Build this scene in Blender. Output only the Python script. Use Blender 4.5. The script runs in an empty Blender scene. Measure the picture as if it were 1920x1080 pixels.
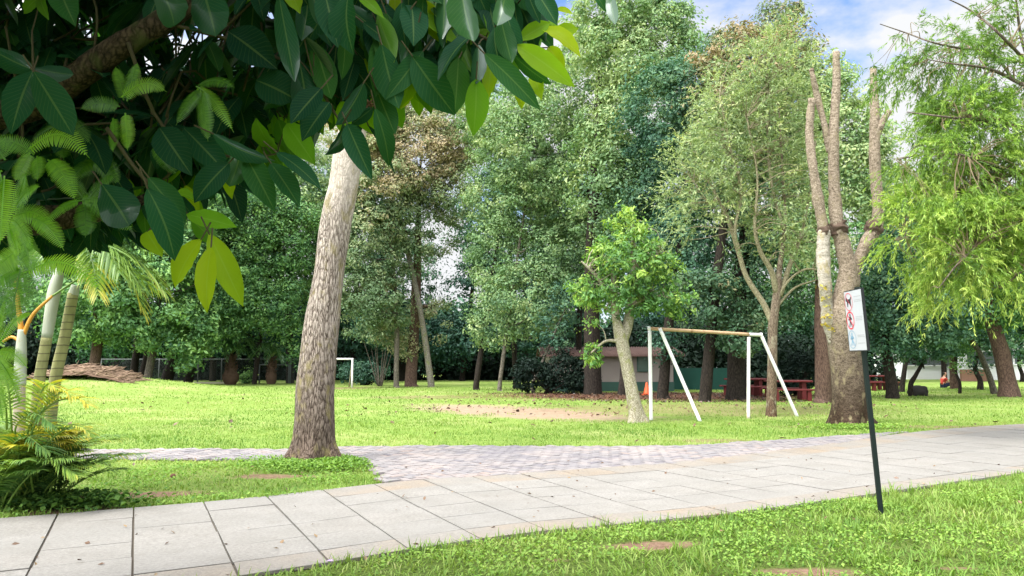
import bpy, math, random
import numpy as np
from mathutils import Vector, Matrix

SC = bpy.context.scene
COL = SC.collection
R = math.radians
rs = np.random.RandomState
F_PX = 1450.0
CAM_Z = 1.5
TH = math.atan(138.0 / F_PX)          # gentle upward tilt of the camera
CT, ST = math.cos(TH), math.sin(TH)

# ------------------------------------------------------------------ helpers
def ray(px, py):
    u, v = (px - 960) / F_PX, (540 - py) / F_PX
    return np.array([u, CT - ST * v, ST + CT * v])

def P(px, py, Y):
    """world point seen at (px,py), Y metres in front"""
    r = ray(px, py)
    return np.array([0, 0, CAM_Z]) + r * (Y / r[1])

def G(px, py):
    """ground point seen at (px,py)"""
    r = ray(px, py)
    return (np.array([0, 0, CAM_Z]) - r * (CAM_Z / r[2]))

def mpp(Y):
    return Y / F_PX

def nrm(a):
    a = np.asarray(a, float)
    return a / np.maximum(np.linalg.norm(a, axis=-1, keepdims=True), 1e-9)

def terrain(x, y):
    x = np.asarray(x, float); y = np.asarray(y, float)
    h = 0.75 * np.exp(-(((x + 20.5) / 5.0) ** 2 + ((y - 39) / 4.5) ** 2))
    h = h + 0.35 * np.exp(-(((x + 23) / 6.0) ** 2 + ((y - 30) / 6) ** 2))
    return h

def hash3(i, j, k, s):
    n = (i * 374761393 + j * 668265263 + k * 2147483647 + s * 974634777) & 0x7fffffff
    n = ((n ^ (n >> 13)) * 1274126177) & 0x7fffffff
    return ((n ^ (n >> 16)) & 0xffff) / 65535.0

def vnoise(p, s=0):
    p = np.asarray(p, float)
    i = np.floor(p).astype(np.int64); f = p - i
    f = f * f * (3 - 2 * f)
    o = 0
    for a in (0, 1):
        for b in (0, 1):
            for c in (0, 1):
                w = (f[..., 0] if a else 1 - f[..., 0]) * (f[..., 1] if b else 1 - f[..., 1]) * (f[..., 2] if c else 1 - f[..., 2])
                o = o + w * hash3(i[..., 0] + a, i[..., 1] + b, i[..., 2] + c, s)
    return o * 2 - 1

class MB:
    """collects vertices and faces for one mesh object"""
    def __init__(self):
        self.v = []; self.q = []; self.t = []; self.tint = []; self.uv = []; self.n = 0
        self.polys = []
    def add(self, V, Q=None, T=None, tint=0.5, uv=None):
        V = np.asarray(V, float).reshape(-1, 3)
        if Q is not None and len(Q): self.q.append(np.asarray(Q, np.int64) + self.n)
        if T is not None and len(T): self.t.append(np.asarray(T, np.int64) + self.n)
        self.v.append(V)
        self.tint.append(np.broadcast_to(np.asarray(tint, float), (len(V),)))
        self.uv.append(np.zeros((len(V), 2)) if uv is None else np.asarray(uv, float).reshape(-1, 2))
        self.n += len(V)
    def box(self, c, s, rz=0, tint=0.5, axes=None):
        c = np.asarray(c, float); h = np.asarray(s, float) / 2
        k = np.array([[x, y, z] for x in (-1, 1) for y in (-1, 1) for z in (-1, 1)], float) * h
        if axes is not None: k = k @ np.asarray(axes)
        else:
            ca, sa = math.cos(rz), math.sin(rz)
            k = k @ np.array([[ca, sa, 0], [-sa, ca, 0], [0, 0, 1]])
        self.add(k + c, Q=[[0, 1, 3, 2], [4, 6, 7, 5], [0, 4, 5, 1], [2, 3, 7, 6], [0, 2, 6, 4], [1, 5, 7, 3]], tint=tint)
    def tube(self, pts, rad, n=8, cap=True, tint=0.5, rough=0, seed=0, freq=3.0, stretch=0.25):
        pts = np.asarray(pts, float); m = len(pts)
        rad = np.broadcast_to(np.asarray(rad, float), (m,))
        d = np.gradient(pts, axis=0); d = nrm(d)
        ref = np.array([1.0, 0, 0]) if abs(d[0][0]) < 0.8 else np.array([0, 1.0, 0])
        a = nrm(ref - d[0] * np.dot(ref, d[0])); fr = []
        for i in range(m):
            a = a - d[i] * np.dot(a, d[i]); a = nrm(a)
            fr.append((a, np.cross(d[i], a)))
        A = np.array([f[0] for f in fr]); B = np.array([f[1] for f in fr])
        th = np.linspace(0, 2 * math.pi, n, endpoint=False)
        ring = A[:, None, :] * np.cos(th)[None, :, None] + B[:, None, :] * np.sin(th)[None, :, None]
        rr = np.repeat(rad[:, None], n, 1)
        if rough:
            q = pts[:, None, :] + ring * rad.mean()
            q = q * np.array([freq, freq, freq * stretch])
            rr = rr * (1 + rough * (vnoise(q, seed) + 0.6 * vnoise(q * 2.3, seed + 1)))
        V = (pts[:, None, :] + ring * rr[..., None]).reshape(-1, 3)
        i = np.arange(m - 1)[:, None] * n; j = np.arange(n)[None, :]; j2 = (j + 1) % n
        Q = np.stack([i + j, i + j2, i + n + j2, i + n + j], -1).reshape(-1, 4)
        tl = np.asarray(tint, float)
        if tl.ndim: tl = np.repeat(tl, n)
        self.add(V, Q=Q, tint=tl)
        if cap:
            base = self.n
            self.add(np.array([pts[0], pts[-1]]), tint=(tl if tl.ndim == 0 else 0.5))
            T = [[base, base - m * n + (k + 1) % n, base - m * n + k] for k in range(n)]
            T += [[base + 1, base - n + k, base - n + (k + 1) % n] for k in range(n)]
            self.t.append(np.array(T))
    def build(self, name, mat, parent=None, smooth=True):
        V = np.concatenate(self.v)
        me = bpy.data.meshes.new(name)
        Q = np.concatenate(self.q) if self.q else np.zeros((0, 4), np.int64)
        T = np.concatenate(self.t) if self.t else np.zeros((0, 3), np.int64)
        me.vertices.add(len(V)); me.vertices.foreach_set('co', V.astype(np.float32).ravel())
        nl = Q.size + T.size
        me.loops.add(nl)
        li = np.concatenate([Q.ravel(), T.ravel()]).astype(np.int32)
        me.loops.foreach_set('vertex_index', li)
        me.polygons.add(len(Q) + len(T))
        st = np.concatenate([np.arange(len(Q)) * 4, Q.size + np.arange(len(T)) * 3]).astype(np.int32)
        me.polygons.foreach_set('loop_start', st)
        me.polygons.foreach_set('use_smooth', np.full(len(Q) + len(T), bool(smooth)))
        me.update(calc_edges=True)
        a = me.attributes.new('tint', 'FLOAT', 'POINT'); a.data.foreach_set('value', np.concatenate(self.tint).astype(np.float32))
        uv = np.concatenate(self.uv)
        if np.any(uv):
            l = me.uv_layers.new(name='UVMap'); l.data.foreach_set('uv', uv[li].astype(np.float32).ravel())
        me.validate()
        o = bpy.data.objects.new(name, me); COL.objects.link(o)
        if mat is not None: me.materials.append(mat)
        if parent is not None:
            o.parent = parent
            o.matrix_parent_inverse = Matrix.Translation(-Vector(parent.location))
        return o

def tag(o, label=None, cat=None, group=None, kind=None):
    if label: o['label'] = label
    if cat: o['category'] = cat
    if group: o['group'] = group
    if kind: o['kind'] = kind
    return o

def thing(name, label, cat, loc, group=None):
    o = bpy.data.objects.new(name, None); COL.objects.link(o)
    o.location = Vector([float(a) for a in loc]); o.empty_display_size = 0.2
    return tag(o, label, cat, group)

def smooth_path(pts, n=24, extra=None):
    """Catmull-Rom through pts; extra = per-point values carried along"""
    pts = np.asarray(pts, float)
    if extra is not None: pts = np.concatenate([pts, np.asarray(extra, float).reshape(len(pts), -1)], 1)
    p = np.concatenate([[2 * pts[0] - pts[1]], pts, [2 * pts[-1] - pts[-2]]])
    out = []; k = len(pts) - 1
    for t in np.linspace(0, k, n):
        i = min(int(t), k - 1); u = t - i
        a, b, c, d = p[i], p[i + 1], p[i + 2], p[i + 3]
        out.append(0.5 * (2 * b + (c - a) * u + (2 * a - 5 * b + 4 * c - d) * u * u + (3 * b - a - 3 * c + d) * u ** 3))
    out = np.array(out)
    return (out[:, :3], out[:, 3:]) if extra is not None else out

def in_poly(x, y, poly):
    x = np.asarray(x); y = np.asarray(y); c = np.zeros(x.shape, bool)
    n = len(poly); j = n - 1
    for i in range(n):
        xi, yi = poly[i][:2]; xj, yj = poly[j][:2]
        hit = ((yi > y) != (yj > y)) & (x < (xj - xi) * (y - yi) / ((yj - yi) if yj != yi else 1e-12) + xi)
        c ^= hit; j = i
    return c

# ------------------------------------------------------------------ materials
class N:
    def __init__(self, name):
        self.m = bpy.data.materials.new(name); self.m.use_nodes = True
        self.t = self.m.node_tree; self.t.nodes.clear()
        self.out = self.t.nodes.new('ShaderNodeOutputMaterial')
    def new(self, typ, **kw):
        n = self.t.nodes.new(typ)
        for k, v in kw.items():
            if k.startswith('i_'):
                key = k[2:]; key = int(key) if key.isdigit() else key.replace('_', ' ')
                n.inputs[key].default_value = v
            else: setattr(n, k, v)
        return n
    def link(self, a, b): self.t.links.new(a, b)
    def noise(self, scale, detail=4, vec=None, rough=0.55, dist=0):
        n = self.new('ShaderNodeTexNoise'); n.inputs['Scale'].default_value = scale; n.inputs['Detail'].default_value = detail
        n.inputs['Roughness'].default_value = rough; n.inputs['Distortion'].default_value = dist
        if vec is not None: self.link(vec, n.inputs['Vector'])
        return n.outputs['Fac']
    def ramp(self, fac, stops, mode='LINEAR'):
        r = self.new('ShaderNodeValToRGB'); e = r.color_ramp.elements; r.color_ramp.interpolation = mode
        while len(e) < len(stops): e.new(0.5)
        for k, (p, c) in enumerate(stops):
            e[k].position = p; e[k].color = (*c, 1) if len(c) == 3 else c
        self.link(fac, r.inputs['Fac']); return r.outputs['Color']
    def mix(self, fac, a, b, typ='MIX'):
        m = self.new('ShaderNodeMix', data_type='RGBA', blend_type=typ)
        for s, v in ((m.inputs[0], fac), (m.inputs[6], a), (m.inputs[7], b)):
            if isinstance(v, (int, float)): s.default_value = v
            elif isinstance(v, tuple): s.default_value = (*v, 1) if len(v) == 3 else v
            else: self.link(v, s)
        return m.outputs[2]
    def math(self, op, a, b=None, c=None, clamp=False):
        m = self.new('ShaderNodeMath', operation=op, use_clamp=clamp)
        for s, v in zip(m.inputs, (a, b, c)):
            if v is None: continue
            if isinstance(v, (int, float)): s.default_value = v
            else: self.link(v, s)
        return m.outputs[0]
    def coord(self, which='Object', scale=(1, 1, 1), rot=(0, 0, 0), loc=(0, 0, 0)):
        c = self.new('ShaderNodeTexCoord'); mp = self.new('ShaderNodeMapping')
        mp.inputs['Scale'].default_value = scale; mp.inputs['Rotation'].default_value = rot; mp.inputs['Location'].default_value = loc
        self.link(c.outputs[which], mp.inputs['Vector']); return mp.outputs['Vector']
    def attr(self, name='tint'):
        return self.new('ShaderNodeAttribute', attribute_name=name).outputs['Fac']
    def bsdf(self, color, rough=0.8, spec=0.3, bump=None, strength=0.5, dist=0.02, metal=0):
        b = self.new('ShaderNodeBsdfPrincipled')
        for s, v in ((b.inputs['Base Color'], color), (b.inputs['Roughness'], rough)):
            if isinstance(v, tuple): s.default_value = (*v, 1)
            elif isinstance(v, (int, float)): s.default_value = v
            else: self.link(v, s)
        b.inputs['Specular IOR Level'].default_value = spec; b.inputs['Metallic'].default_value = metal
        if bump is not None:
            bp = self.new('ShaderNodeBump'); bp.inputs['Strength'].default_value = strength; bp.inputs['Distance'].default_value = dist
            self.link(bump, bp.inputs['Height']); self.link(bp.outputs[0], b.inputs['Normal'])
        self.link(b.outputs[0], self.out.inputs['Surface']); return self.m

def leaf_mat(name, stops, trans=0.35, tcol=(1.25, 1.35, 0.55), gloss=0.06, grough=0.35, veins=False):
    n = N(name)
    col = n.ramp(n.attr(), stops)
    if veins:
        uv = n.new('ShaderNodeTexCoord').outputs['UV']; sp = n.new('ShaderNodeSeparateXYZ'); n.link(uv, sp.inputs[0])
        ax = n.math('ABSOLUTE', sp.outputs[0])
        ph = n.math('SUBTRACT', n.math('MULTIPLY', sp.outputs[1], 14.0), n.math('MULTIPLY', ax, 3.2))
        fr = n.math('ABSOLUTE', n.math('SUBTRACT', n.math('FRACT', ph), 0.5))
        side = n.math('LESS_THAN', fr, 0.07)
        mid = n.math('LESS_THAN', ax, 0.06)
        vf = n.math('MAXIMUM', n.math('MULTIPLY', side, 0.10), n.math('MULTIPLY', mid, 0.30))
        col = n.mix(n.math('MULTIPLY', n.noise(9, 3, n.coord()), 0.35), col, (0.02, 0.05, 0.012))
        lite = n.mix(0.5, col, (0.30, 0.42, 0.12))
        col = n.mix(vf, col, lite)
    else:
        col = n.mix(n.noise(1.7, 3, n.coord()), col, n.mix(1.0, col, (0.62, 0.72, 0.75), 'MULTIPLY'))
    d = n.new('ShaderNodeBsdfDiffuse'); n.link(col, d.inputs['Color'])
    t = n.new('ShaderNodeBsdfTranslucent'); n.link(n.mix(1.0, col, tcol, 'MULTIPLY'), t.inputs['Color'])
    ms = n.new('ShaderNodeMixShader'); n.link(d.outputs[0], ms.inputs[1]); n.link(t.outputs[0], ms.inputs[2])
    if isinstance(trans, tuple):
        mr = n.new('ShaderNodeMapRange'); n.link(n.attr(), mr.inputs[0]); mr.inputs[3].default_value = trans[0]; mr.inputs[4].default_value = trans[1]
        n.link(mr.outputs[0], ms.inputs[0])
    else: ms.inputs[0].default_value = trans
    g = n.new('ShaderNodeBsdfGlossy'); g.inputs['Roughness'].default_value = grough; g.inputs['Color'].default_value = (0.9, 0.95, 1, 1)
    m2 = n.new('ShaderNodeMixShader'); m2.inputs[0].default_value = gloss
    if veins:
        fz = n.new('ShaderNodeFresnel'); fz.inputs['IOR'].default_value = 1.45
        n.link(n.math('MULTIPLY', fz.outputs[0], gloss * 1.1), m2.inputs[0])
    n.link(ms.outputs[0], m2.inputs[1]); n.link(g.outputs[0], m2.inputs[2]); n.link(m2.outputs[0], n.out.inputs['Surface'])
    return n.m

def bark_mat(name, dark, mid, light, scale=1.0, zs=0.22, bump=0.9, dist=0.03, moss=None, pale_z=None, pale=None, foot=None, vor=.22, fine=24):
    n = N(name)
    c = n.coord('Object', (scale, scale, scale * zs))
    f1 = n.noise(fine, 6, c, 0.65, 0.6)
    v = n.new('ShaderNodeTexVoronoi', feature='DISTANCE_TO_EDGE'); v.inputs['Scale'].default_value = 34
    cd = n.coord('Object', (scale, scale, scale * zs * 0.8)); wob = n.mix(0.2, cd, n.new('ShaderNodeTexNoise').outputs['Color']); n.link(wob, v.inputs['Vector'])
    edge = n.math('MULTIPLY', v.outputs['Distance'], 4.0, clamp=True)
    f2 = n.noise(fine * 2.6, 5, n.coord('Object', (scale, scale, scale * min(1, zs * 1.8))), 0.7, .3)
    h = n.math('ADD', n.math('MULTIPLY', edge, vor), n.math('ADD', n.math('MULTIPLY', f1, 0.75), n.math('MULTIPLY', f2, .65 - vor)))
    col = n.ramp(h, [(0.50, dark), (0.655, mid), (0.84, light)])
    big = n.noise(3.2 * scale, 4, n.coord('Object', (1, 1, 0.5)))
    col = n.mix(n.math('MULTIPLY', big, 0.55), col, n.mix(1.0, col, (0.5, 0.42, 0.38), 'MULTIPLY'))
    pos = n.new('ShaderNodeSeparateXYZ'); n.link(n.coord(), pos.inputs[0])
    if pale is not None:
        mr = n.new('ShaderNodeMapRange'); mr.inputs[1].default_value = pale_z[0]; mr.inputs[2].default_value = pale_z[1]
        n.link(n.math('ADD', pos.outputs[2], n.math('MULTIPLY', big, 1.6)), mr.inputs[0])
        pc = n.ramp(h, [(0.15, tuple(x * 0.45 for x in pale)), (0.55, pale), (1.0, tuple(min(1, x * 1.15) for x in pale))])
        col = n.mix(mr.outputs[0], col, pc)
    if foot is not None:
        mr = n.new('ShaderNodeMapRange'); mr.inputs[1].default_value = foot[0]; mr.inputs[2].default_value = foot[1]
        n.link(n.math('ADD', pos.outputs[2], n.math('MULTIPLY', big, 0.9)), mr.inputs[0])
        col = n.mix(mr.outputs[0], n.mix(1.0, col, foot[2], 'MULTIPLY'), col)
    if moss is not None:
        ms = n.noise(5.5 * scale, 5, n.coord('Object', (1, 1, 0.6), loc=(3, 7, 1)))
        mk = n.ramp(ms, [(0.54, (0, 0, 0)), (0.66, (1, 1, 1))])
        col = n.mix(n.math('MULTIPLY', mk, 0.75), col, moss)
    return n.bsdf(col, 0.9, 0.15, h, bump, dist)

def plain_mat(name, col, rough=0.6, spec=0.4, var=0.25, scale=6, bump=0.2, dirt=None):
    n = N(name)
    f = n.noise(scale, 5, n.coord())
    c = n.mix(n.math('MULTIPLY', f, var * 2), col, tuple(x * 0.55 for x in col))
    if dirt is not None:
        m = n.ramp(n.noise(dirt[1], 6, n.coord(), 0.7), [(dirt[2], (0, 0, 0)), (dirt[2] + 0.12, (1, 1, 1))])
        c = n.mix(m, c, dirt[0])
    return n.bsdf(c, rough, spec, f, bump, 0.01)

# ------------------------------------------------------------------ layout of the ground (metres)
def gpx(lst): return [tuple(G(*p)[:2]) for p in lst]

def chaikin(p, k=2):
    p = np.asarray(p, float)
    for _ in range(k):
        q = np.empty((2 * len(p) - 2, 2)); q[0::2] = .75 * p[:-1] + .25 * p[1:]; q[1::2] = .25 * p[:-1] + .75 * p[1:]
        p = np.concatenate([p[:1], q, p[-1:]])
    return p

NEAR = chaikin([(-9.6, 1.75), (-4.6, 4.0)] + gpx([(500, 1082), (700, 1047), (860, 1022), (1000, 1002), (1200, 985), (1400, 965), (1640, 931), (1920, 888), (2300, 845), (2800, 800)]), 2)
FAR_L = gpx([(0, 976), (180, 965), (310, 951), (540, 935), (640, 920), (715, 906)])
FAR_R = gpx([(850, 899), (1000, 890), (1140, 880), (1290, 868), (1480, 846), (1600, 829), (1700, 813), (1800, 804), (1920, 797), (2300, 775), (2900, 748)])
FAR = chaikin([(-11, 4.2), (-7.6, 6.0)] + FAR_L + FAR_R, 2)
SLAB_POLY = np.concatenate([NEAR, FAR[::-1]])
BRICK_POLY = np.array(gpx([(-700, 847), (150, 845), (540, 844), (650, 840), (900, 838), (1100, 840), (1290, 838), (1450, 828), (1560, 820), (1700, 811)])
                      + gpx([(1600, 830), (1480, 847), (1290, 869), (1140, 881), (1000, 891), (850, 900), (715, 907), (713, 893), (692, 875), (650, 864), (540, 867), (150, 862), (-700, 864)]))
# bare-earth patches: centre, radii, rotation, strength
def ell(px, py, rx, ry, rot=0.0, s=1.0):
    g = G(px, py); return (g[0], g[1], rx, ry, rot, s)
SAND = (0.1, 23.6, 4.9, 2.1, -0.86, 0.95)
DIRT = [SAND, ell(270, 928, .7, .24, 0.15, 1), ell(140, 957, .5, .2, 0.3, 1), ell(525, 893, .65, .22, 0, .9), ell(1225, 1022, .42, .15, 0.15, 1),
        ell(1520, 1074, .4, .13, 0, 1), ell(1045, 1050, .12, .06, 0, .8), ell(1330, 826, .7, .35, 0, .6), ell(1690, 800, 1.4, .5, 0, .6),
        ell(1790, 1066, .2, .05, 0, .7), ell(800, 745, 2.4, 1.5, 0, .5), ell(640, 728, 2.2, 2.0, 0, .6), (6.2, 25.0, 5.5, 3.4, 0, .5), ell(1490, 800, .7, .3, 0, .4), ell(1850, 800, .9, .4, 0, .5)]
LITTER = (6.2, 34.5, 8.0, 4.2, 0.0, 1.0)

def ell_mask(x, y, e, wob=0.6):
    cx, cy, rx, ry, rot, s = e
    dx, dy = x - cx, y - cy; c, sn = math.cos(rot), math.sin(rot)
    u, v = (c * dx + sn * dy) / rx, (-sn * dx + c * dy) / ry
    p = np.stack([x / max(rx, .3) * 1.6, y / max(ry, .3) * 1.6, np.zeros_like(x)], -1)
    r = np.sqrt(u * u + v * v) + wob * vnoise(p, 5) + .2 * vnoise(p * 3, 6)
    return np.clip((1.15 - r) / 0.5, 0, 1) * s

def bare(x, y):
    m = np.zeros_like(x)
    for e in DIRT: m = np.maximum(m, ell_mask(x, y, e))
    return np.maximum(m, 0.7 * ell_mask(x, y, LITTER))

def paved(x, y): return in_poly(x, y, SLAB_POLY) | in_poly(x, y, BRICK_POLY)

# ------------------------------------------------------------------ world, sun, camera
W = bpy.data.worlds.new('World'); SC.world = W; W.use_nodes = True
wt = W.node_tree; wt.nodes.clear()
SUN_EL, SUN_AZ = 60.0, 226.0          # azimuth clockwise from +Y: sun high behind the camera's left shoulder, veiled by thin cloud
sky = wt.nodes.new('ShaderNodeTexSky'); sky.sky_type = 'NISHITA'; sky.sun_disc = False
sky.sun_elevation = R(SUN_EL); sky.sun_rotation = R(SUN_AZ); sky.air_density = 1.0; sky.dust_density = 0.6; sky.ozone_density = 1.2
tc = wt.nodes.new('ShaderNodeTexCoord'); mp = wt.nodes.new('ShaderNodeMapping')
mp.inputs['Scale'].default_value = (1.0, 1.0, 1.9); mp.inputs['Location'].default_value = (0.55, 0.2, 0.1)
wt.links.new(tc.outputs['Generated'], mp.inputs['Vector'])
nz = wt.nodes.new('ShaderNodeTexNoise'); nz.inputs['Scale'].default_value = 3.4; nz.inputs['Detail'].default_value = 8; nz.inputs['Roughness'].default_value = 0.56
wt.links.new(mp.outputs[0], nz.inputs['Vector'])
cr = wt.nodes.new('ShaderNodeValToRGB'); cr.color_ramp.elements[0].position = 0.37; cr.color_ramp.elements[1].position = 0.49
wt.links.new(nz.outputs['Fac'], cr.inputs['Fac'])
mx = wt.nodes.new('ShaderNodeMix'); mx.data_type = 'RGBA'
wt.links.new(cr.outputs['Color'], mx.inputs[0]); sm = wt.nodes.new('ShaderNodeMix'); sm.data_type = 'RGBA'; sm.blend_type = 'MULTIPLY'; sm.inputs[0].default_value = 1; sm.inputs[7].default_value = (.42, .50, .62, 1)
wt.links.new(sky.outputs[0], sm.inputs[6]); wt.links.new(sm.outputs[2], mx.inputs[6]); mx.inputs[7].default_value = (5.6, 5.9, 6.3, 1)
bg = wt.nodes.new('ShaderNodeBackground'); bg.inputs['Strength'].default_value = 0.15
wo = wt.nodes.new('ShaderNodeOutputWorld')
vd = wt.nodes.new('ShaderNodeVectorMath'); vd.operation = 'DOT_PRODUCT'; wt.links.new(tc.outputs['Generated'], vd.inputs[0])
vd.inputs[1].default_value = (math.sin(R(SUN_AZ)) * math.cos(R(SUN_EL)), math.cos(R(SUN_AZ)) * math.cos(R(SUN_EL)), math.sin(R(SUN_EL)))
cz = wt.nodes.new('ShaderNodeValToRGB'); wt.links.new(vd.outputs['Value'], cz.inputs['Fac'])
cz.color_ramp.elements[0].position = 0.10; cz.color_ramp.elements[0].color = (2.05, 2.08, 2.12, 1); cz.color_ramp.elements[1].position = 0.80; cz.color_ramp.elements[1].color = (13.5, 13.4, 13.2, 1)
wt.links.new(cz.outputs['Color'], mx.inputs[7])
wt.links.new(mx.outputs[2], bg.inputs[0]); wt.links.new(bg.outputs[0], wo.inputs[0])

sl = bpy.data.lights.new('sun', 'SUN'); sl.energy = 1.7; sl.angle = R(20); sl.color = (1.0, 0.955, 0.88)
so = bpy.data.objects.new('sun', sl); COL.objects.link(so)
az, el = R(SUN_AZ), R(SUN_EL)
sd = Vector((math.sin(az) * math.cos(el), math.cos(az) * math.cos(el), math.sin(el)))
so.rotation_euler = sd.to_track_quat('Z', 'Y').to_euler(); so.location = sd * 60

cam = bpy.data.cameras.new('camera'); cam.sensor_width = 36; cam.lens = 36 * F_PX / 1920; cam.clip_end = 2000; cam.clip_start = 0.05
co = bpy.data.objects.new('camera', cam); COL.objects.link(co); co.location = (0, 0, CAM_Z); co.rotation_euler = (math.pi / 2 + TH, 0, 0)
SC.camera = co
vs = SC.view_settings; vs.view_transform = 'Standard'; vs.look = 'None'; vs.gamma = 1; vs.exposure = 1.64
SC.render.engine = 'CYCLES'; cy = SC.cycles
cy.max_bounces = 6; cy.diffuse_bounces = 3; cy.glossy_bounces = 2; cy.transmission_bounces = 4; cy.transparent_max_bounces = 4
cy.use_denoising = True; cy.caustics_reflective = False; cy.caustics_refractive = False

# ------------------------------------------------------------------ lawn
GREEN_A, GREEN_B, GREEN_C = (0.13, 0.205, 0.042), (0.22, 0.295, 0.078), (0.28, 0.30, 0.12)
def lawn_mat():
    n = N('lawn_ground')
    geo = n.new('ShaderNodeNewGeometry').outputs['Position']
    a = n.noise(0.35, 5, geo); b = n.noise(38, 4, geo, 0.7); c = n.noise(5, 5, geo)
    col = n.ramp(b, [(0.3, (0.10, 0.18, 0.025)), (0.5, GREEN_A), (0.72, GREEN_B)])
    col = n.mix(n.ramp(c, [(0.4, (0, 0, 0)), (0.7, (.8, .8, .8))]), col, GREEN_B)
    col = n.mix(n.ramp(a, [(0.48, (0, 0, 0)), (0.72, (.75, .75, .75))]), col, GREEN_C)
    soil = n.ramp(n.noise(14, 6, geo, 0.7), [(0.3, (0.11, 0.066, 0.045)), (0.7, (0.24, 0.16, 0.115))])
    litter = n.ramp(n.noise(9, 6, geo, 0.8), [(0.35, (0.045, 0.025, 0.018)), (0.55, (0.13, 0.065, 0.045)), (0.75, (0.23, 0.13, 0.08))])
    sandc = n.ramp(n.noise(6, 6, geo, 0.7), [(0.3, (0.21, 0.15, 0.108)), (0.7, (0.33, 0.25, 0.185))])
    wn = n.math('ADD', n.math('MULTIPLY', n.math('SUBTRACT', n.noise(1.3, 5, geo, 0.65), 0.5), 1.3), n.math('MULTIPLY', n.math('SUBTRACT', b, 0.5), 0.5))
    def mask(e, k):
        cx, cy_, rx, ry, rot, s = e
        v = n.new('ShaderNodeVectorMath', operation='SUBTRACT'); n.link(geo, v.inputs[0]); v.inputs[1].default_value = (cx, cy_, 0)
        r = n.new('ShaderNodeVectorRotate', rotation_type='Z_AXIS'); r.inputs['Angle'].default_value = -rot; n.link(v.outputs[0], r.inputs['Vector'])
        m = n.new('ShaderNodeVectorMath', operation='MULTIPLY'); n.link(r.outputs[0], m.inputs[0]); m.inputs[1].default_value = (1 / rx, 1 / ry, 0)
        l = n.new('ShaderNodeVectorMath', operation='LENGTH'); n.link(m.outputs[0], l.inputs[0])
        d = n.math('ADD', l.outputs['Value'], n.math('MULTIPLY', wn, k))
        mr = n.new('ShaderNodeMapRange'); n.link(d, mr.inputs[0]); mr.inputs[1].default_value = 1.2; mr.inputs[2].default_value = 0.7
        mr.inputs[3].default_value = 0; mr.inputs[4].default_value = s
        return mr.outputs[0]
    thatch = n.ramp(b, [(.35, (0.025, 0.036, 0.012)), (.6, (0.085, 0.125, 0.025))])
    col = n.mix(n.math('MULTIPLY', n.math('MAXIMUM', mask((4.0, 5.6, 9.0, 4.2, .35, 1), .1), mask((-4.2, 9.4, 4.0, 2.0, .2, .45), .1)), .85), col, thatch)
    col = n.mix(mask(SAND, 0.8), col, sandc)
    for e in DIRT[1:]: col = n.mix(mask(e, 1.5), col, soil)
    col = n.mix(mask(LITTER, 0.6), col, litter)
    h = n.math('ADD', b, n.math('MULTIPLY', c, 0.6))
    return n.bsdf(col, 0.95, 0.05, h, 0.7, 0.05)

mb = MB()
xs = np.concatenate([[-400, -200, -100, -60], np.arange(-40, -8, 1.0), np.arange(-8, 41, 4.0), [60, 100, 200, 400]])
ys = np.concatenate([[-100, -30, -10], np.arange(-2, 60, 1.0), [65, 75, 100, 150, 250, 500, 900]])
gx, gy = np.meshgrid(xs, ys, indexing='ij')
gz = terrain(gx, gy)
i, j = np.meshgrid(np.arange(len(xs) - 1), np.arange(len(ys) - 1), indexing='ij'); k = i * len(ys) + j
mb.add(np.stack([gx, gy, gz], -1), Q=np.stack([k, k + len(ys), k + len(ys) + 1, k + 1], -1).reshape(-1, 4))
tag(mb.build('lawn', lawn_mat()), kind='structure')

# grass blades -----------------------------------------------------
def blades(rng, x, y, L, Wd, lean, tint, z0=None):
    n = len(x); z = terrain(x, y) if z0 is None else z0
    a = rng.uniform(0, 2 * math.pi, n); le = rng.uniform(lean[0], lean[1], n)
    dx, dy = np.cos(a), np.sin(a); sx, sy = -dy, dx
    w = Wd * rng.uniform(.6, 1.3, n) / 2; l = L * rng.uniform(.5, 1.35, n)
    V = np.empty((n, 6, 3))
    for r, (t, wf) in enumerate(((0, 1.0), (0.55, 0.9), (1.0, 0.15))):
        fwd = l * np.sin(le) * t * (0.6 + 0.6 * t); up = l * np.cos(le) * t * (1.25 - 0.35 * t)
        cx, cy_, cz = x + dx * fwd, y + dy * fwd, z - 0.004 + up
        V[:, 2 * r] = np.stack([cx - sx * w * wf, cy_ - sy * w * wf, cz], -1)
        V[:, 2 * r + 1] = np.stack([cx + sx * w * wf, cy_ + sy * w * wf, cz], -1)
    b = (np.arange(n) * 6)[:, None]
    Q = np.concatenate([b + np.array([0, 1, 3, 2]), b + np.array([2, 3, 5, 4])])
    return V.reshape(-1, 3), Q, np.repeat(tint, 6)

def scatter(rng, n, x0, x1, y0, y1, wedge=0.74, pad=1.5):
    x = rng.uniform(x0, x1, n); y = rng.uniform(y0, y1, n)
    k = np.abs(x) < wedge * y + pad
    return x[k], y[k]

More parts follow.
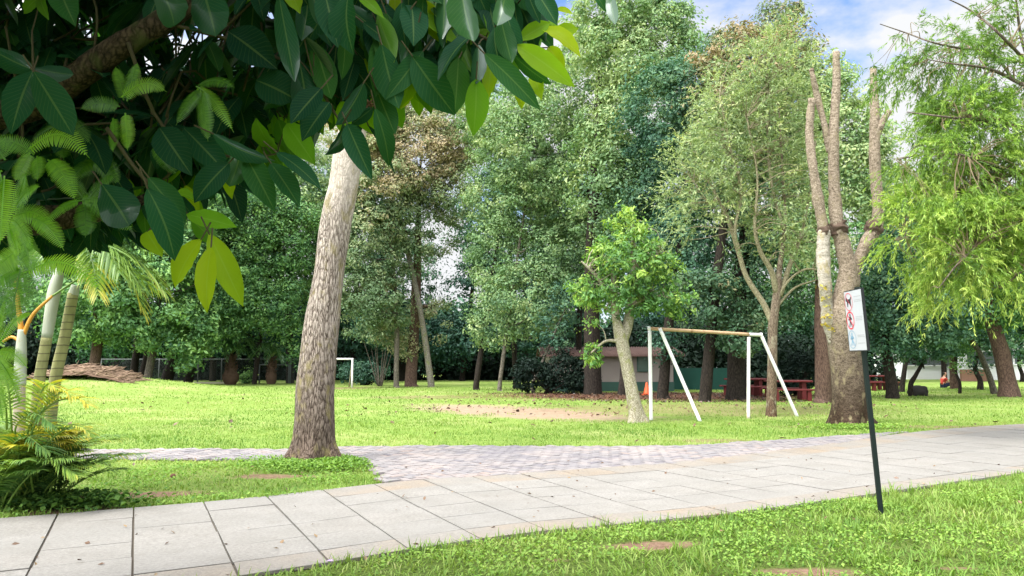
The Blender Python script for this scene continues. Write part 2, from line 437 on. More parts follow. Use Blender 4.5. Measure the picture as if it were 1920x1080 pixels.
grass_m = leaf_mat('grass_blade', [(0, (0.10, 0.195, 0.03)), (0.45, (0.18, 0.29, 0.048)), (0.8, (0.28, 0.37, 0.085)), (1, (0.40, 0.41, 0.16))], 0.32, (1.25, 1.2, 0.7), 0.012, 0.5)
rng = rs(11)
mb = MB()
def lay(n, y0, y1, L, Wd, lean, xr=(-16, 16), edge=0.0, fluff=0.35):
    x, y = scatter(rng, n, xr[0], xr[1], y0, y1)
    m = ~paved(x, y)
    x, y = x[m], y[m]
    p = np.stack([x, y, 0 * x], -1)
    keep = rng.uniform(0, 1, len(x)) > bare(x, y) * 1.4
    keep &= rng.uniform(0, 1, len(x)) < 0.75 + fluff * vnoise(p * 2.2, 3)
    x, y = x[keep], y[keep]; p = p[keep]
    tint = np.clip(0.5 + .36 * vnoise(p * 0.42, 8) + .22 * vnoise(p * 3.1, 9) + rng.normal(0, .16, len(x)), 0, 1)
    Ls = L * (1 + 0.45 * vnoise(p * 1.7, 4))
    mb.add(*[r for r in blades(rng, x, y, Ls, Wd, lean, tint)][:1], Q=blades_q(len(x)), tint=np.repeat(tint, 6))
def blades_q(n):
    b = (np.arange(n) * 6)[:, None]
    return np.concatenate([b + np.array([0, 1, 3, 2]), b + np.array([2, 3, 5, 4])])
lay(95000, 3.2, 8.8, 0.066, 0.0105, (0.35, 1.4), (-6, 9.5))
lay(120000, 8.0, 12.6, 0.06, 0.0105, (0.3, 1.35), (-11, 12))
lay(110000, 12.6, 20, 0.06, 0.012, (0.1, 1.1), (-16, 17))
lay(60000, 20, 30, 0.06, 0.018, (0.1, 1.0), (-24, 24))
lay(45000, 30, 46, 0.07, 0.03, (0.1, 1.0), (-36, 36))
# taller tufts along the paving edges and in the near lawn
tx, ty = [], []
for e in (NEAR, FAR[:len(FAR) // 2 + 6], BRICK_POLY[:11]):
    d = np.cumsum(np.r_[0, np.linalg.norm(np.diff(e, axis=0), axis=1)])
    s = rng.uniform(0, d[-1], int(d[-1] * 190))
    tx.append(np.interp(s, d, e[:, 0]) + rng.normal(0, .05, len(s))); ty.append(np.interp(s, d, e[:, 1]) + rng.normal(0, .05, len(s)))
tx, ty = np.concatenate(tx), np.concatenate(ty)
m = ~paved(tx, ty) & (ty > 3); tx, ty = tx[m], ty[m]
keep = rng.uniform(0, 1, len(tx)) < .6 + .6 * vnoise(np.stack([tx, ty, 0 * tx], -1) * 2.5, 2); tx, ty = tx[keep], ty[keep]
mb.add(blades(rng, tx, ty, 0.10, .008, (.1, .9), 0 * tx)[0], Q=blades_q(len(tx)), tint=np.repeat(np.clip(rng.normal(.45, .2, len(tx)), 0, 1), 6))
cx_, cy_ = scatter(rng, 420, -1, 9, 4.6, 9.5)
for a, b in zip(cx_, cy_):
    if paved(np.array([a]), np.array([b]))[0] or bare(np.array([a]), np.array([b]))[0] > .3: continue
    n = rng.randint(10, 22); x = a + rng.normal(0, .025, n); y = b + rng.normal(0, .025, n)
    mb.add(blades(rng, x, y, rng.uniform(.09, .15), .009, (.15, .85), 0 * x)[0], Q=blades_q(n), tint=np.repeat(np.clip(rng.normal(rng.uniform(.4, .8), .1, n), 0, 1), 6))
tag(mb.build('grass', grass_m, smooth=False), 'bright green lawn grass growing around the paving and over the field', 'grass', kind='stuff')

# broad-leaved creeping weeds --------------------------------------
def quads_leaf(C, D, Nn, L, Wd, fold=0.12):
    """flat rhombic leaves: centres, directions, normals"""
    n = len(C); S = nrm(np.cross(D, Nn))
    L = np.broadcast_to(L, (n,))[:, None]; Wd = np.broadcast_to(Wd, (n,))[:, None]
    V = np.empty((n, 4, 3))
    V[:, 0] = C - D * L / 2; V[:, 2] = C + D * L / 2
    V[:, 1] = C + S * Wd / 2 + Nn * Wd * fold - D * L * .06; V[:, 3] = C - S * Wd / 2 + Nn * Wd * fold - D * L * .06
    return V.reshape(-1, 3), (np.arange(n) * 4)[:, None] + np.array([0, 1, 2, 3])

def weeds(mb, rng, x, y, zr, L, W_, tint, flat=1.0):
    n = len(x)
    C = np.stack([x, y, terrain(x, y) + rng.uniform(zr[0], zr[1], n)], -1)
    Nn = nrm(np.stack([rng.normal(0, .5, n), rng.normal(0, .5, n), np.full(n, flat)], -1))
    D = nrm(np.cross(Nn, nrm(rng.normal(0, 1, (n, 3)))))
    l = L * rng.uniform(.6, 1.4, n)
    V, Q = quads_leaf(C, D, Nn, l, l * W_)
    mb.add(V, Q=Q, tint=np.repeat(np.clip(rng.normal(tint, .15, n), 0, 1), 4))
weed_m = leaf_mat('weed_leaf', [(0, (0.05, 0.12, 0.03)), (0.5, (0.18, 0.31, 0.05)), (1, (0.33, 0.42, 0.09))], 0.3, (1.2, 1.3, .6), 0.012, 0.5)
mb = MB(); rng = rs(21)
x, y = scatter(rng, 44000, -1, 9.5, 4.4, 9.3); m = ~paved(x, y) & (rng.uniform(0, 1, len(x)) > bare(x, y) * 1.6) & (vnoise(np.stack([x, y, 0 * x], -1) * 1.6, 31) > -.05)
weeds(mb, rng, x[m], y[m], (.015, .06), .028, .7, .6)
t0 = G(585, 868)
x = rng.normal(t0[0] + .25, .55, 9000); y = rng.normal(t0[1] - .35, .38, 9000)
m = ~paved(x, y) & (rng.uniform(0, 1, len(x)) > bare(x, y) * .9); weeds(mb, rng, x[m], y[m], (.02, .12), .04, .65, .45)
x, y = scatter(rng, 14000, -6.5, -1.6, 7, 11.3); m = ~paved(x, y) & (rng.uniform(0, 1, len(x)) > bare(x, y)) & (vnoise(np.stack([x, y, 0 * x], -1) * 1.3, 33) > .0)
weeds(mb, rng, x[m], y[m], (.015, .07), .033, .7, .5)
g = G(60, 955); x = rng.normal(g[0], .5, 3500); y = rng.normal(g[1] + .05, .14, 3500); m = ~paved(x, y)
weeds(mb, rng, x[m], y[m], (.03, .16), .06, .75, .15)
g = G(1590, 800); x = rng.normal(g[0], .6, 1800); y = rng.normal(g[1] - .5, .25, 1800); m = ~paved(x, y)
weeds(mb, rng, x[m], y[m], (.02, .1), .05, .7, .6)
tag(mb.build('ground_cover', weed_m, smooth=False), 'low broad leaved creeping weeds mixed through the grass and round the trunk foot', 'ground cover', kind='stuff')

# fallen leaves
mb = MB(); rng = rs(23)
x, y = scatter(rng, 1500, -14, 14, 14, 36); m = ~paved(x, y) & (rng.uniform(0, 1, len(x)) < .08 + .9 * ell_mask(x, y, (4.5, 27, 7, 6, 0, 1)))
weeds(mb, rng, x[m], y[m], (.03, .06), .13, .6, .35)
x, y = scatter(rng, 9000, -3, 17, 28.5, 40); m = rng.uniform(0, 1, len(x)) < ell_mask(x, y, LITTER)
weeds(mb, rng, x[m], y[m], (.01, .04), .10, .6, .25)
x, y = scatter(rng, 240, -6, 9, 4.6, 12); weeds(mb, rng, x, y, (.03, .05), .05, .55, .5)
dead_m = leaf_mat('dead_leaf', [(0, (0.05, 0.03, 0.02)), (0.5, (0.15, 0.08, 0.045)), (1, (0.42, 0.30, 0.16))], 0.1, (1, 1, 1), 0.03)
tag(mb.build('fallen_leaves', dead_m, smooth=False), 'dry brown fallen leaves scattered over the lawn and under the trees', 'leaf litter', kind='stuff')

# ------------------------------------------------------------------ paving
def slab_mat():
    n = N('concrete_slab')
    geo = n.new('ShaderNodeNewGeometry').outputs['Position']
    f = n.noise(34, 8, geo, .85); g = n.noise(2.2, 5, geo, .6); s = n.noise(9, 6, geo, .75)
    t = n.attr()
    base = n.ramp(f, [(0.30, (0.093, 0.09, 0.085)), (0.5, (0.192, 0.187, 0.178)), (0.70, (0.277, 0.27, 0.258))])
    base = n.mix(n.math('MULTIPLY', n.ramp(g, [(0.38, (1, 1, 1)), (0.6, (0, 0, 0))]), .45), base, n.mix(1.0, base, (0.72, 0.70, 0.66), 'MULTIPLY'))
    tanc = n.mix(1.0, base, (1.02, 0.86, 0.70), 'MULTIPLY')
    m = n.math('MULTIPLY', n.ramp(t, [(.5, (.12, .12, .12)), (.8, (1, 1, 1))]), n.ramp(n.noise(1.1, 6, geo, .65), [(0.36, (.05, .05, .05)), (0.62, (1, 1, 1))]))
    col = n.mix(m, base, tanc)
    lf = n.math('MULTIPLY', n.math('FRACT', n.math('MULTIPLY', t, 17.31)), .38)
    col = n.mix(lf, col, (0.16, 0.155, 0.145))
    col = n.mix(n.math('MULTIPLY', n.ramp(s, [(0.54, (0, 0, 0)), (0.72, (1, 1, 1))]), .5), col, (0.11, 0.10, 0.085))
    return n.bsdf(col, .85, .25, n.math('ADD', f, n.math('MULTIPLY', s, .6)), .35, .006)

def slab_grid():
    mb = MB(); rng = rs(5)
    d = np.cumsum(np.r_[0, np.linalg.norm(np.diff(NEAR, axis=0), axis=1)])
    ss = np.arange(0, d[-1], .66)
    p = np.stack([np.interp(ss, d, NEAR[:, 0]), np.interp(ss, d, NEAR[:, 1])], -1)
    tg = nrm(np.gradient(p, axis=0)); 
    for _ in range(5): tg[1:-1] = nrm(tg[:-2] + tg[1:-1] + tg[2:])
    nr = np.stack([-tg[:, 1], tg[:, 0]], -1)
    k_ = np.clip((p[:, 0] - .2) / 2.2, 0, 1)[:, None]
    nr = nrm(np.array([[-.435, .90]]) * (1 - k_) + nr * k_)
    T = []
    for a, b in zip(p, nr):
        best = 30
        for u, v in zip(FAR[:-1], FAR[1:]):
            e = v - u; den = b[0] * -e[1] + e[0] * b[1]
            if abs(den) < 1e-9: continue
            w = u - a
            t = (w[0] * -e[1] + e[0] * w[1]) / den; k = (b[0] * w[1] - b[1] * w[0]) / den
            if 0 <= k <= 1 and 0 < t < best: best = t
        T.append(best)
    T = np.array(T); T[T > 25] = np.median(T)
    for _ in range(3): T[1:-1] = (T[:-2] + T[1:-1] * 2 + T[2:]) / 4
    rows = 6
    def tt(i, j):
        if j == 0: return -0.0
        return .38 + (T[i] - .38) * (j - 1) / (rows - 1)
    g = .0055
    for i in range(len(ss) - 1):
        for j in range(rows):
            q = [p[i] + nr[i] * tt(i, j), p[i + 1] + nr[i + 1] * tt(i + 1, j), p[i + 1] + nr[i + 1] * tt(i + 1, j + 1), p[i] + nr[i] * tt(i, j + 1)]
            c = sum(q) / 4
            if abs(c[0]) > .8 * c[1] + 5: continue
            ex, ey = nrm(q[1] - q[0]), nrm(q[3] - q[0]); gt, gl_ = rng.uniform(.007, .013), rng.uniform(.0015, .004)
            q = [q[0] + ex * gt + ey * gl_, q[1] - ex * gt + ey * gl_, q[2] - ex * gt - ey * gl_, q[3] + ex * gt - ey * gl_]
            zt = .030 + rng.normal(0, .0012, 4) + rng.normal(0, .0012)
            if rng.uniform() < .025: zt = zt + np.array([0, 0, 1, 1]) * .012
            V = [[*x, 0.0] for x in q] + [[*x, z] for x, z in zip(q, zt)]
            t = (rng.uniform(.0, .5) if j not in (0,) and not (j == rows - 1 and c[0] > -2.2) else rng.uniform(.6, 1))
            mb.add(V, Q=[[4, 5, 6, 7], [0, 1, 5, 4], [1, 2, 6, 5], [2, 3, 7, 6], [3, 0, 4, 7]], tint=t)
    return mb
tag(slab_grid().build('paved_path', slab_mat(), smooth=False), kind='structure')

def bed(poly, name, z, mat):
    import bmesh
    bm = bmesh.new(); vs_ = [bm.verts.new((float(a), float(b), z)) for a, b in poly]
    bm.faces.new(vs_); bmesh.ops.triangulate(bm, faces=bm.faces[:]); bmesh.ops.recalc_face_normals(bm, faces=bm.faces[:])
    for f in bm.faces:
        if f.normal.z < 0: f.normal_flip()
    me = bpy.data.meshes.new(name); bm.to_mesh(me); bm.free(); me.materials.append(mat)
    o = bpy.data.objects.new(name, me); COL.objects.link(o); return tag(o, kind='structure')
joint_m = plain_mat('joint_earth', (0.125, 0.108, 0.088), .95, .1, .3, 12)
bed(SLAB_POLY, 'path_bed', .010, joint_m)
sandj = plain_mat('joint_sand', (0.15, 0.13, 0.12), .95, .1, .3, 12)
bed(BRICK_POLY, 'brick_path_bed', .014, sandj)

def brick_mat():
    n = N('brick_paver'); geo = n.new('ShaderNodeNewGeometry').outputs['Position']
    f = n.noise(45, 5, geo, .7); g = n.noise(1.1, 5, geo)
    col = n.ramp(n.attr(), [(0, (0.115, 0.107, 0.122)), (.4, (0.163, 0.154, 0.158)), (.7, (0.20, 0.178, 0.176)), (1, (0.215, 0.165, 0.145))])
    col = n.mix(n.math('MULTIPLY', f, .3), col, (0.24, 0.23, 0.235))
    col = n.mix(n.ramp(g, [(.5, (0, 0, 0)), (.7, (.5, .5, .5))]), col, (0.28, 0.24, 0.22))
    return n.bsdf(col, .85, .25, f, .3, .005)
mb = MB(); rng = rs(6)
U = .11; ang = R(38); ca, sa = math.cos(ang), math.sin(ang)
ii, jj = np.meshgrid(np.arange(-170, 170), np.arange(-170, 170), indexing='ij'); ii, jj = ii.ravel(), jj.ravel()
kk = (ii - jj) % 4
for kind in (0, 3):
    m = kk == kind
    i_, j_ = ii[m], jj[m]
    lx, ly = (2 * U, U) if kind == 0 else (U, 2 * U)
    px = i_ * U + lx / 2; py = j_ * U + ly / 2
    wx = ca * px - sa * py; wy = 12.2 + sa * px + ca * py
    k2 = in_poly(wx, wy, BRICK_POLY) & (np.abs(wx) < .8 * wy + 3)
    wx, wy = wx[k2], wy[k2]; n_ = len(wx)
    zt = .032 + rng.normal(0, .0018, n_) + .006 * vnoise(np.stack([wx, wy, 0 * wx], -1) * .9, 3)
    hx, hy = lx / 2 - .004, ly / 2 - .004
    cs = np.array([[-hx, -hy], [hx, -hy], [hx, hy], [-hx, hy]]); ci = cs * .94
    def tr(c): return np.stack([wx[:, None] + ca * c[:, 0] - sa * c[:, 1], wy[:, None] + sa * c[:, 0] + ca * c[:, 1]], -1)
    a, b = tr(cs), tr(ci)
    tl = rng.normal(0, .004, (n_, 4))
    V = np.concatenate([np.concatenate([a, np.full((n_, 4, 1), .012)], -1), np.concatenate([b, (zt[:, None] + tl * .5)[..., None]], -1)], 1)
    base = (np.arange(n_) * 8)[:, None]
    Q = np.concatenate([base + np.array(q) for q in ([4, 5, 6, 7], [0, 1, 5, 4], [1, 2, 6, 5], [2, 3, 7, 6], [3, 0, 4, 7])])
    tint = np.clip(.4 + .3 * vnoise(np.stack([wx, wy, 0 * wx], -1) * .6, 12) + rng.normal(0, .2, n_), 0, 1)
    mb.add(V.reshape(-1, 3), Q=Q, tint=np.repeat(tint, 8))
tag(mb.build('brick_path', brick_mat(), smooth=False), kind='structure')

# ------------------------------------------------------------------ overhanging broad-leaved tree close by
def big_leaf(mb, P0, P1, width, nvec, droop, fold, tint, petiole=0.0, res=(11, 5)):
    """one curved leaf blade from base P0 to tip P1; nvec = facing of its upper side"""
    P0, P1 = np.asarray(P0, float), np.asarray(P1, float)
    ax = P1 - P0; L = np.linalg.norm(ax); ax = ax / L
    nv = nrm(nvec - ax * np.dot(nvec, ax)); s = np.cross(ax, nv)
    nu, nvv = res
    t = np.linspace(0, 1, nu); c = np.linspace(-1, 1, nvv)
    w = np.sin(np.pi * np.clip(t, 0, 1) ** 0.92) ** 0.72
    w = np.where(t > .8, w * (1 - (t - .8) / .2 * .35), w); w[0] = .04; w[-1] = .012
    arch = droop * L * np.sin(np.pi * t)
    ripple = .035 * width * np.sin(t * 23 + L * 40)
    V = (P0 + ax * (t * L)[:, None] + nv * arch[:, None])[:, None, :] + s * (w[:, None] * c[None, :] * width / 2)[..., None] \
        + nv * ((np.abs(c)[None, :] ** 1.4) * fold * w[:, None] * width + (np.abs(c)[None, :] > .9) * ripple[:, None])[..., None]
    i, j = np.meshgrid(np.arange(nu - 1), np.arange(nvv - 1), indexing='ij'); k = i * nvv + j
    uv = np.stack(np.broadcast_arrays(c[None, :], t[:, None]), -1)
    mb.add(V.reshape(-1, 3), Q=np.stack([k, k + 1, k + nvv + 1, k + nvv], -1).reshape(-1, 4), tint=tint, uv=uv.reshape(-1, 2))
    return P0 - ax * petiole

LEAVES = [  # base px, tip px, width px, tint (0 old dark leaf .. 1 young leaf, backlit glow painted in), distance
 (62,133,20,252,58,.22,1.9),(62,133,138,255,62,.22,1.85),(60,130,-25,88,42,.2,1.9),(64,128,138,140,36,.1,2.0),(115,-12,142,50,50,.3,2.0),(75,-5,45,26,26,.7,2.2),
 (75,-8,92,38,20,.65,2.2),(290,-40,327,50,62,.25,2.0),(375,-35,405,69,70,.22,2.0),(522,-12,553,154,42,.2,2.0),(540,-30,563,26,38,.85,2.1),(600,-15,596,114,92,.42,2.3),
 (608,-18,634,90,52,.08,2.05),(653,-8,663,103,64,.2,2.0),(672,-8,721,35,22,.7,2.1),(655,225,672,268,26,1.0,2.3),(800,130,815,198,36,1.0,2.4),(768,150,752,205,40,.8,2.35),(905,110,925,170,34,.75,2.3),(870,130,845,200,40,.7,2.3),(640,190,655,262,34,.85,2.3),(1030,88,1060,140,30,.85,2.3),(738,-35,744,67,52,.95,2.2),(776,-5,838,89,42,.95,2.2),(772,10,775,87,55,.12,2.15),
 (862,-30,889,79,64,.35,2.0),(948,-25,932,48,42,.38,2.0),(938,32,960,118,40,.22,2.1),(897,82,893,158,30,.12,2.2),(1008,-12,1045,48,36,.15,2.1),(988,-15,1013,44,24,.1,2.2),
 (715,82,748,204,56,.15,2.1),(683,110,713,172,32,.75,2.25),(782,122,752,200,44,.7,2.3),(773,105,853,216,62,.12,2.1),(795,150,813,202,32,1.0,2.35),(860,108,852,216,46,.4,2.2),
 (893,148,887,256,46,.6,2.1),(922,118,915,188,28,.8,2.25),(908,100,1014,207,40,.22,2.1),(962,103,1034,158,27,.25,2.15),(968,84,1078,164,42,.72,2.1),(958,146,978,205,32,.85,2.25),
 (1000,136,1016,188,27,.8,2.25),(1015,52,1089,107,34,.95,2.25),(972,76,1032,42,30,.8,2.25),(1036,64,1085,54,28,.85,2.3),(1043,16,1074,26,12,1.0,2.3),
 (682,155,629,235,46,.08,2.05),(603,165,545,232,46,.05,2.05),(618,192,566,265,46,.05,2.05),(644,230,609,291,36,.08,2.1),(699,202,658,234,24,.05,2.1),(651,232,698,338,42,.2,2.05),
 (703,202,729,313,36,.18,2.1),(705,165,741,252,42,.15,2.15),(480,222,521,280,42,.75,2.3),(538,232,591,309,46,.7,2.3),(518,285,602,355,36,.25,2.05),(508,306,562,388,42,.3,2.1),
 (463,296,516,398,48,.35,2.15),(398,250,515,302,36,.15,2.1),(276,352,328,489,60,.22,1.9),(278,332,348,422,46,.25,2.0),(350,402,444,426,36,.75,2.1),(358,412,408,452,32,.55,2.15),
 (392,438,456,575,46,.92,2.0),(378,448,328,539,46,.92,2.0),(396,462,388,587,38,1.0,2.0),(275,434,305,482,36,.85,2.2),(330,362,366,376,26,.8,2.2),(190,345,243,424,72,.1,2.0),
 (430,305,364,380,50,.12,2.1),(1113,-15,1136,22,20,.35,2.1),(1142,-20,1154,46,22,.3,2.1),(455,270,430,350,44,.3,2.2),(560,110,575,215,58,.06,2.2),(480,150,560,190,70,.05,2.2),
 (640,60,700,160,60,.08,2.3),(430,60,520,130,70,.06,2.2),(820,95,905,150,52,.1,2.3),(940,0,975,70,40,.2,2.3),(690,235,742,330,10,.02,2.3),(300,240,360,330,60,.1,2.2),(345,240,430,330,55,.15,2.25)]
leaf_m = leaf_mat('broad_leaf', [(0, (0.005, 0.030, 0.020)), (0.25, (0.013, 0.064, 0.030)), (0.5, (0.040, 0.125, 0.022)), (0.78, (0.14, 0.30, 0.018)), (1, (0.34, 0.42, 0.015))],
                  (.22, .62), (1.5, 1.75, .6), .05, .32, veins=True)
trunk_c = np.array([-2.75, 2.55, 0.0])
root = thing('broadleaf_tree', 'nearby tree whose dark branch and large glossy leaves hang over the scene', 'tree', trunk_c)
bark_near = bark_mat('bark_near', (0.010, 0.008, 0.006), (0.034, 0.024, 0.017), (0.085, 0.06, 0.042), 2.2, .5, .7, .01, moss=(0.05, 0.06, 0.02))
mb = MB()
pt, pr = smooth_path([trunk_c + (0, 0, -.1), trunk_c + (.05, 0, .6), trunk_c + (.15, -.05, 1.4), trunk_c + (.1, 0, 2.2), trunk_c + (.2, .1, 3.4), trunk_c + (.5, .2, 4.8)], 30, [.26, .2, .17, .15, .11, .05])
mb.tube(pt, pr[:, 0], 20, rough=.12, seed=2)
mb.build('trunk', bark_near, root)
LIMBS = [([(-520, 330), (-200, 260), (60, 200), (150, 140), (240, 78), (330, 22), (430, -60), (560, -170)], [2.5, 2.4, 2.35, 2.3, 2.28, 2.3, 2.35, 2.4], [.07, .055, .043, .039, .037, .034, .03, .025]),
         ([(-560, 480), (-200, 440), (40, 415), (150, 402), (250, 385), (300, 350)], [2.5, 2.4, 2.3, 2.3, 2.35, 2.4], [.07, .055, .045, .035, .022, .008])]
for px, dep, rad in LIMBS:
    m = MB(); pts, rr = smooth_path([P(a, b, c) for (a, b), c in zip(px, dep)], 40, rad)
    m.tube(pts, rr[:, 0], 16, rough=.16, seed=4, freq=14, stretch=1); m.build('branch', bark_near, root)
TW = [([(300, 40), (480, 90), (590, 150), (640, 185), (690, 190)], 2.3), ([(500, -110), (680, -40), (850, 40), (950, 90), (1005, 60)], 2.28), ([(240, 80), (300, 230), (400, 285), (465, 296), (520, 288)], 2.25),
      ([(200, 240), (270, 335), (350, 400), (396, 446)], 2.15), ([(590, 150), (640, 232)], 2.2), ([(60, 200), (62, 132), (60, 60)], 2.1), ([(640, 185), (705, 160), (780, 110), (860, 100)], 2.3),
      ([(850, 40), (935, 85), (965, 95)], 2.25), ([(740, -60), (1000, -40), (1140, -25)], 2.3), ([(950, 40), (965, 15), (985, 8), (1010, 20), (1030, 15)], 2.3)]
twm = MB(); twig_pts = []
for px, dep in TW:
    pts = smooth_path([P(a, b, dep + .03 * k) for k, (a, b) in enumerate(px)], 20)
    twm.tube(pts, np.linspace(.0065, .0025, 20), 6); twig_pts.append(pts)
twig_pts = np.concatenate(twig_pts)
mb = MB(); rng = rs(31)
def petiole(b, dirv):
    d = np.linalg.norm(twig_pts - b, axis=1); k = d.argmin()
    a = twig_pts[k] if d[k] < .16 else b - dirv * .05
    m_ = (a + b) / 2 - dirv * .004
    twm.tube(smooth_path([a, m_, b + dirv * .004], 6), .0022, 5, cap=False, tint=.5)
rng_e = rs(303)
for bx, by, tx_, ty_, w, ti, dep in LEAVES:
    b = P(bx, by, dep + rng_e.uniform(-.05, .05)); t = P(tx_, ty_, dep + rng_e.uniform(-.09, .06))
    nv = np.array([rng_e.normal(0, .28), -1, rng_e.normal(.25, .2)])
    if rng_e.uniform() < .4 and ti < .6: nv = -nv
    big_leaf(mb, b, t, w * mpp(dep) * 1.04, nv, rng_e.uniform(.02, .12), rng_e.uniform(.08, .26), np.clip(ti + rng_e.normal(0, .03) + (.13 if bx > 660 and ty_ > 110 else .03), 0, 1))  # right-hand tints lifted: glow from behind put into the leaf colour
    petiole(b, nrm(t - b))
FILL = [(520, -60), (1000, -60), (1000, 30), (930, 85), (860, 120), (780, 130), (700, 170), (640, 190), (560, 160)]
for q in range(330):  # brighter tints in this fill stand in for leaves lit from behind
    px, py = rng.uniform(520, 1010), rng.uniform(-60, 190)
    if not in_poly(np.array(px), np.array(py), FILL): continue
    dep = rng.uniform(2.12, 2.6); a = rng.normal(.18, .5); L = rng.uniform(75, 125)
    b = P(px, py - 30, dep); t = P(px + math.sin(a) * L, py - 30 + math.cos(a) * L, dep + rng.uniform(-.1, .1))
    nv = np.array([rng.normal(0, .6), rng.choice([-1, 1]), rng.normal(.3, .4)])
    big_leaf(mb, b, t, rng.uniform(.34, .46) * L * mpp(dep), nv, rng.uniform(0, .1), rng.uniform(.05, .2), rng.choice([.05, .12, .2, .3, .42, .62, .8], p=[.2, .2, .2, .15, .1, .1, .05]), res=(9, 5)); petiole(b, nrm(t - b))
EDGE = np.array([(1030, 45), (985, 80), (930, 120), (880, 135), (800, 150), (735, 190), (680, 215), (610, 235), (540, 260), (500, 320), (430, 340), (340, 370), (290, 410), (230, 400)], float)
for q in range(85):  # bright tints paint a backlit glow along the canopy edge
    u = rng.uniform(0, len(EDGE) - 1.01); k = int(u); e = EDGE[k] + (EDGE[k + 1] - EDGE[k]) * (u - k)
    dep = rng.uniform(2.45, 2.9); a = rng.normal(.1, .55); L = rng.uniform(55, 95); px, py = e[0] + rng.normal(0, 14), e[1] - rng.uniform(30, 75)
    b = P(px, py, dep); t = P(px + math.sin(a) * L, py + math.cos(a) * L, dep + rng.uniform(-.08, .08))
    big_leaf(mb, b, t, rng.uniform(.34, .46) * L * mpp(dep), np.array([rng.normal(0, .4), rng.choice([-1, 1]), rng.normal(.3, .3)]), rng.uniform(0, .1), rng.uniform(.05, .2), rng.choice([.55, .7, .82, .95], p=[.3, .3, .25, .15]), res=(9, 5)); petiole(b, nrm(t - b))
# the body of the canopy: leaves in whorls, hanging from many small twigs
MASS = [(-300, -200), (1000, -200), (985, -20), (900, 20), (880, 95), (770, 110), (700, 150), (640, 190), (560, 215), (470, 250), (430, 300), (350, 330), (280, 345), (200, 400), (60, 400), (-300, 430)]
n_w = 0
while n_w < 640:
    px, py = rng.uniform(-300, 1000), rng.uniform(-200, 420)
    if not in_poly(np.array(px), np.array(py), MASS): continue
    n_w += 1
    dep = rng.uniform(2.3, 4.4); c = P(px, py, dep)
    k = rng.randint(4, 8); a0 = rng.uniform(0, 6.28)
    for q in range(k):
        a = a0 + q * 6.28 / k + rng.normal(0, .2)
        d = nrm(np.array([math.cos(a), math.sin(a) * .9, rng.uniform(-1.8, -.1)]))
        L = rng.uniform(.10, .20); b = c + d * .03
        nv = np.array([d[0] * .6 + rng.normal(0, .3), d[1] * .6 - .3, .9])
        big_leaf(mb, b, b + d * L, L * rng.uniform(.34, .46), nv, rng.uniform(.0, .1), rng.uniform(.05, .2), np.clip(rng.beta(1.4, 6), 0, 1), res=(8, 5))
    twm.tube(smooth_path([c + (0, 0, 0), c + rng.normal(0, .06, 3) + (0, .05, .1), c + rng.normal(0, .1, 3) + (0, .1, .25)], 6), .004, 5)
for q0 in range(240):
    px, py = rng.uniform(-200, 420), rng.uniform(120, 400)
    if not in_poly(np.array(px), np.array(py), MASS): continue
    c = P(px, py, rng.uniform(2.8, 4.6)); k = rng.randint(5, 8); a0 = rng.uniform(0, 6.28)
    for q in range(k):
        a = a0 + q * 6.28 / k; d = nrm(np.array([math.cos(a), math.sin(a) * .6, rng.uniform(-1.6, -.2)])); L = rng.uniform(.2, .3); b = c + d * .03
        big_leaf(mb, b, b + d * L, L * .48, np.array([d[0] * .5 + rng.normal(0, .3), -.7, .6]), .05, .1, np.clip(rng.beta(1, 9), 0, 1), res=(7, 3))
# unseen leaves above the frame, added to shade the branch below
for q in range(1020):
    y_ = rng.uniform(-.2, 3.5); c = np.array([rng.uniform(-5.2, -.5 + rng.normal(0, .15)), y_, 0]); c[2] = 1.5 + y_ * .49 + .3 + abs(rng.normal(0, .55))
    k = rng.randint(4, 7); a0 = rng.uniform(0, 6.28)
    for u in range(k):
        a = a0 + u * 6.28 / k
        d = nrm(np.array([math.cos(a), math.sin(a), rng.uniform(-.8, .2)])); L = rng.uniform(.16, .26); b = c + d * .03
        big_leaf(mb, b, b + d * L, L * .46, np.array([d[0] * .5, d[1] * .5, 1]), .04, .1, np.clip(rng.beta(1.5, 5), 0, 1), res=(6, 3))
for q in range(14):
    e = np.array([rng.uniform(-3.8, .8), rng.uniform(.5, 4.4), 0]); e[2] = 1.5 + e[1] * .62 + rng.uniform(.4, 1.6)
    s = pt[rng.randint(16, 30)]
    twm.tube(smooth_path([s, (s + e) / 2 + (0, 0, .3), e], 12), np.linspace(.03, .006, 12), 7)
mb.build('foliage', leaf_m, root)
twm.build('twig', plain_mat('twig_bark', (0.065, 0.055, 0.03), .8, .2), root)
# small dried flower cluster
m = MB(); c = P(690, 195, 2.15)
for q in range(26):
    d = nrm(rng.normal(0, 1, 3)) * rng.uniform(.004, .02) * np.array([1.5, 1, .8]); m.tube([c, c + d * .6, c + d], [.002, .0035, .001], 5)
m.build('dried_flower', plain_mat('dry_flower', (0.16, 0.09, 0.06), .9, .1), root)

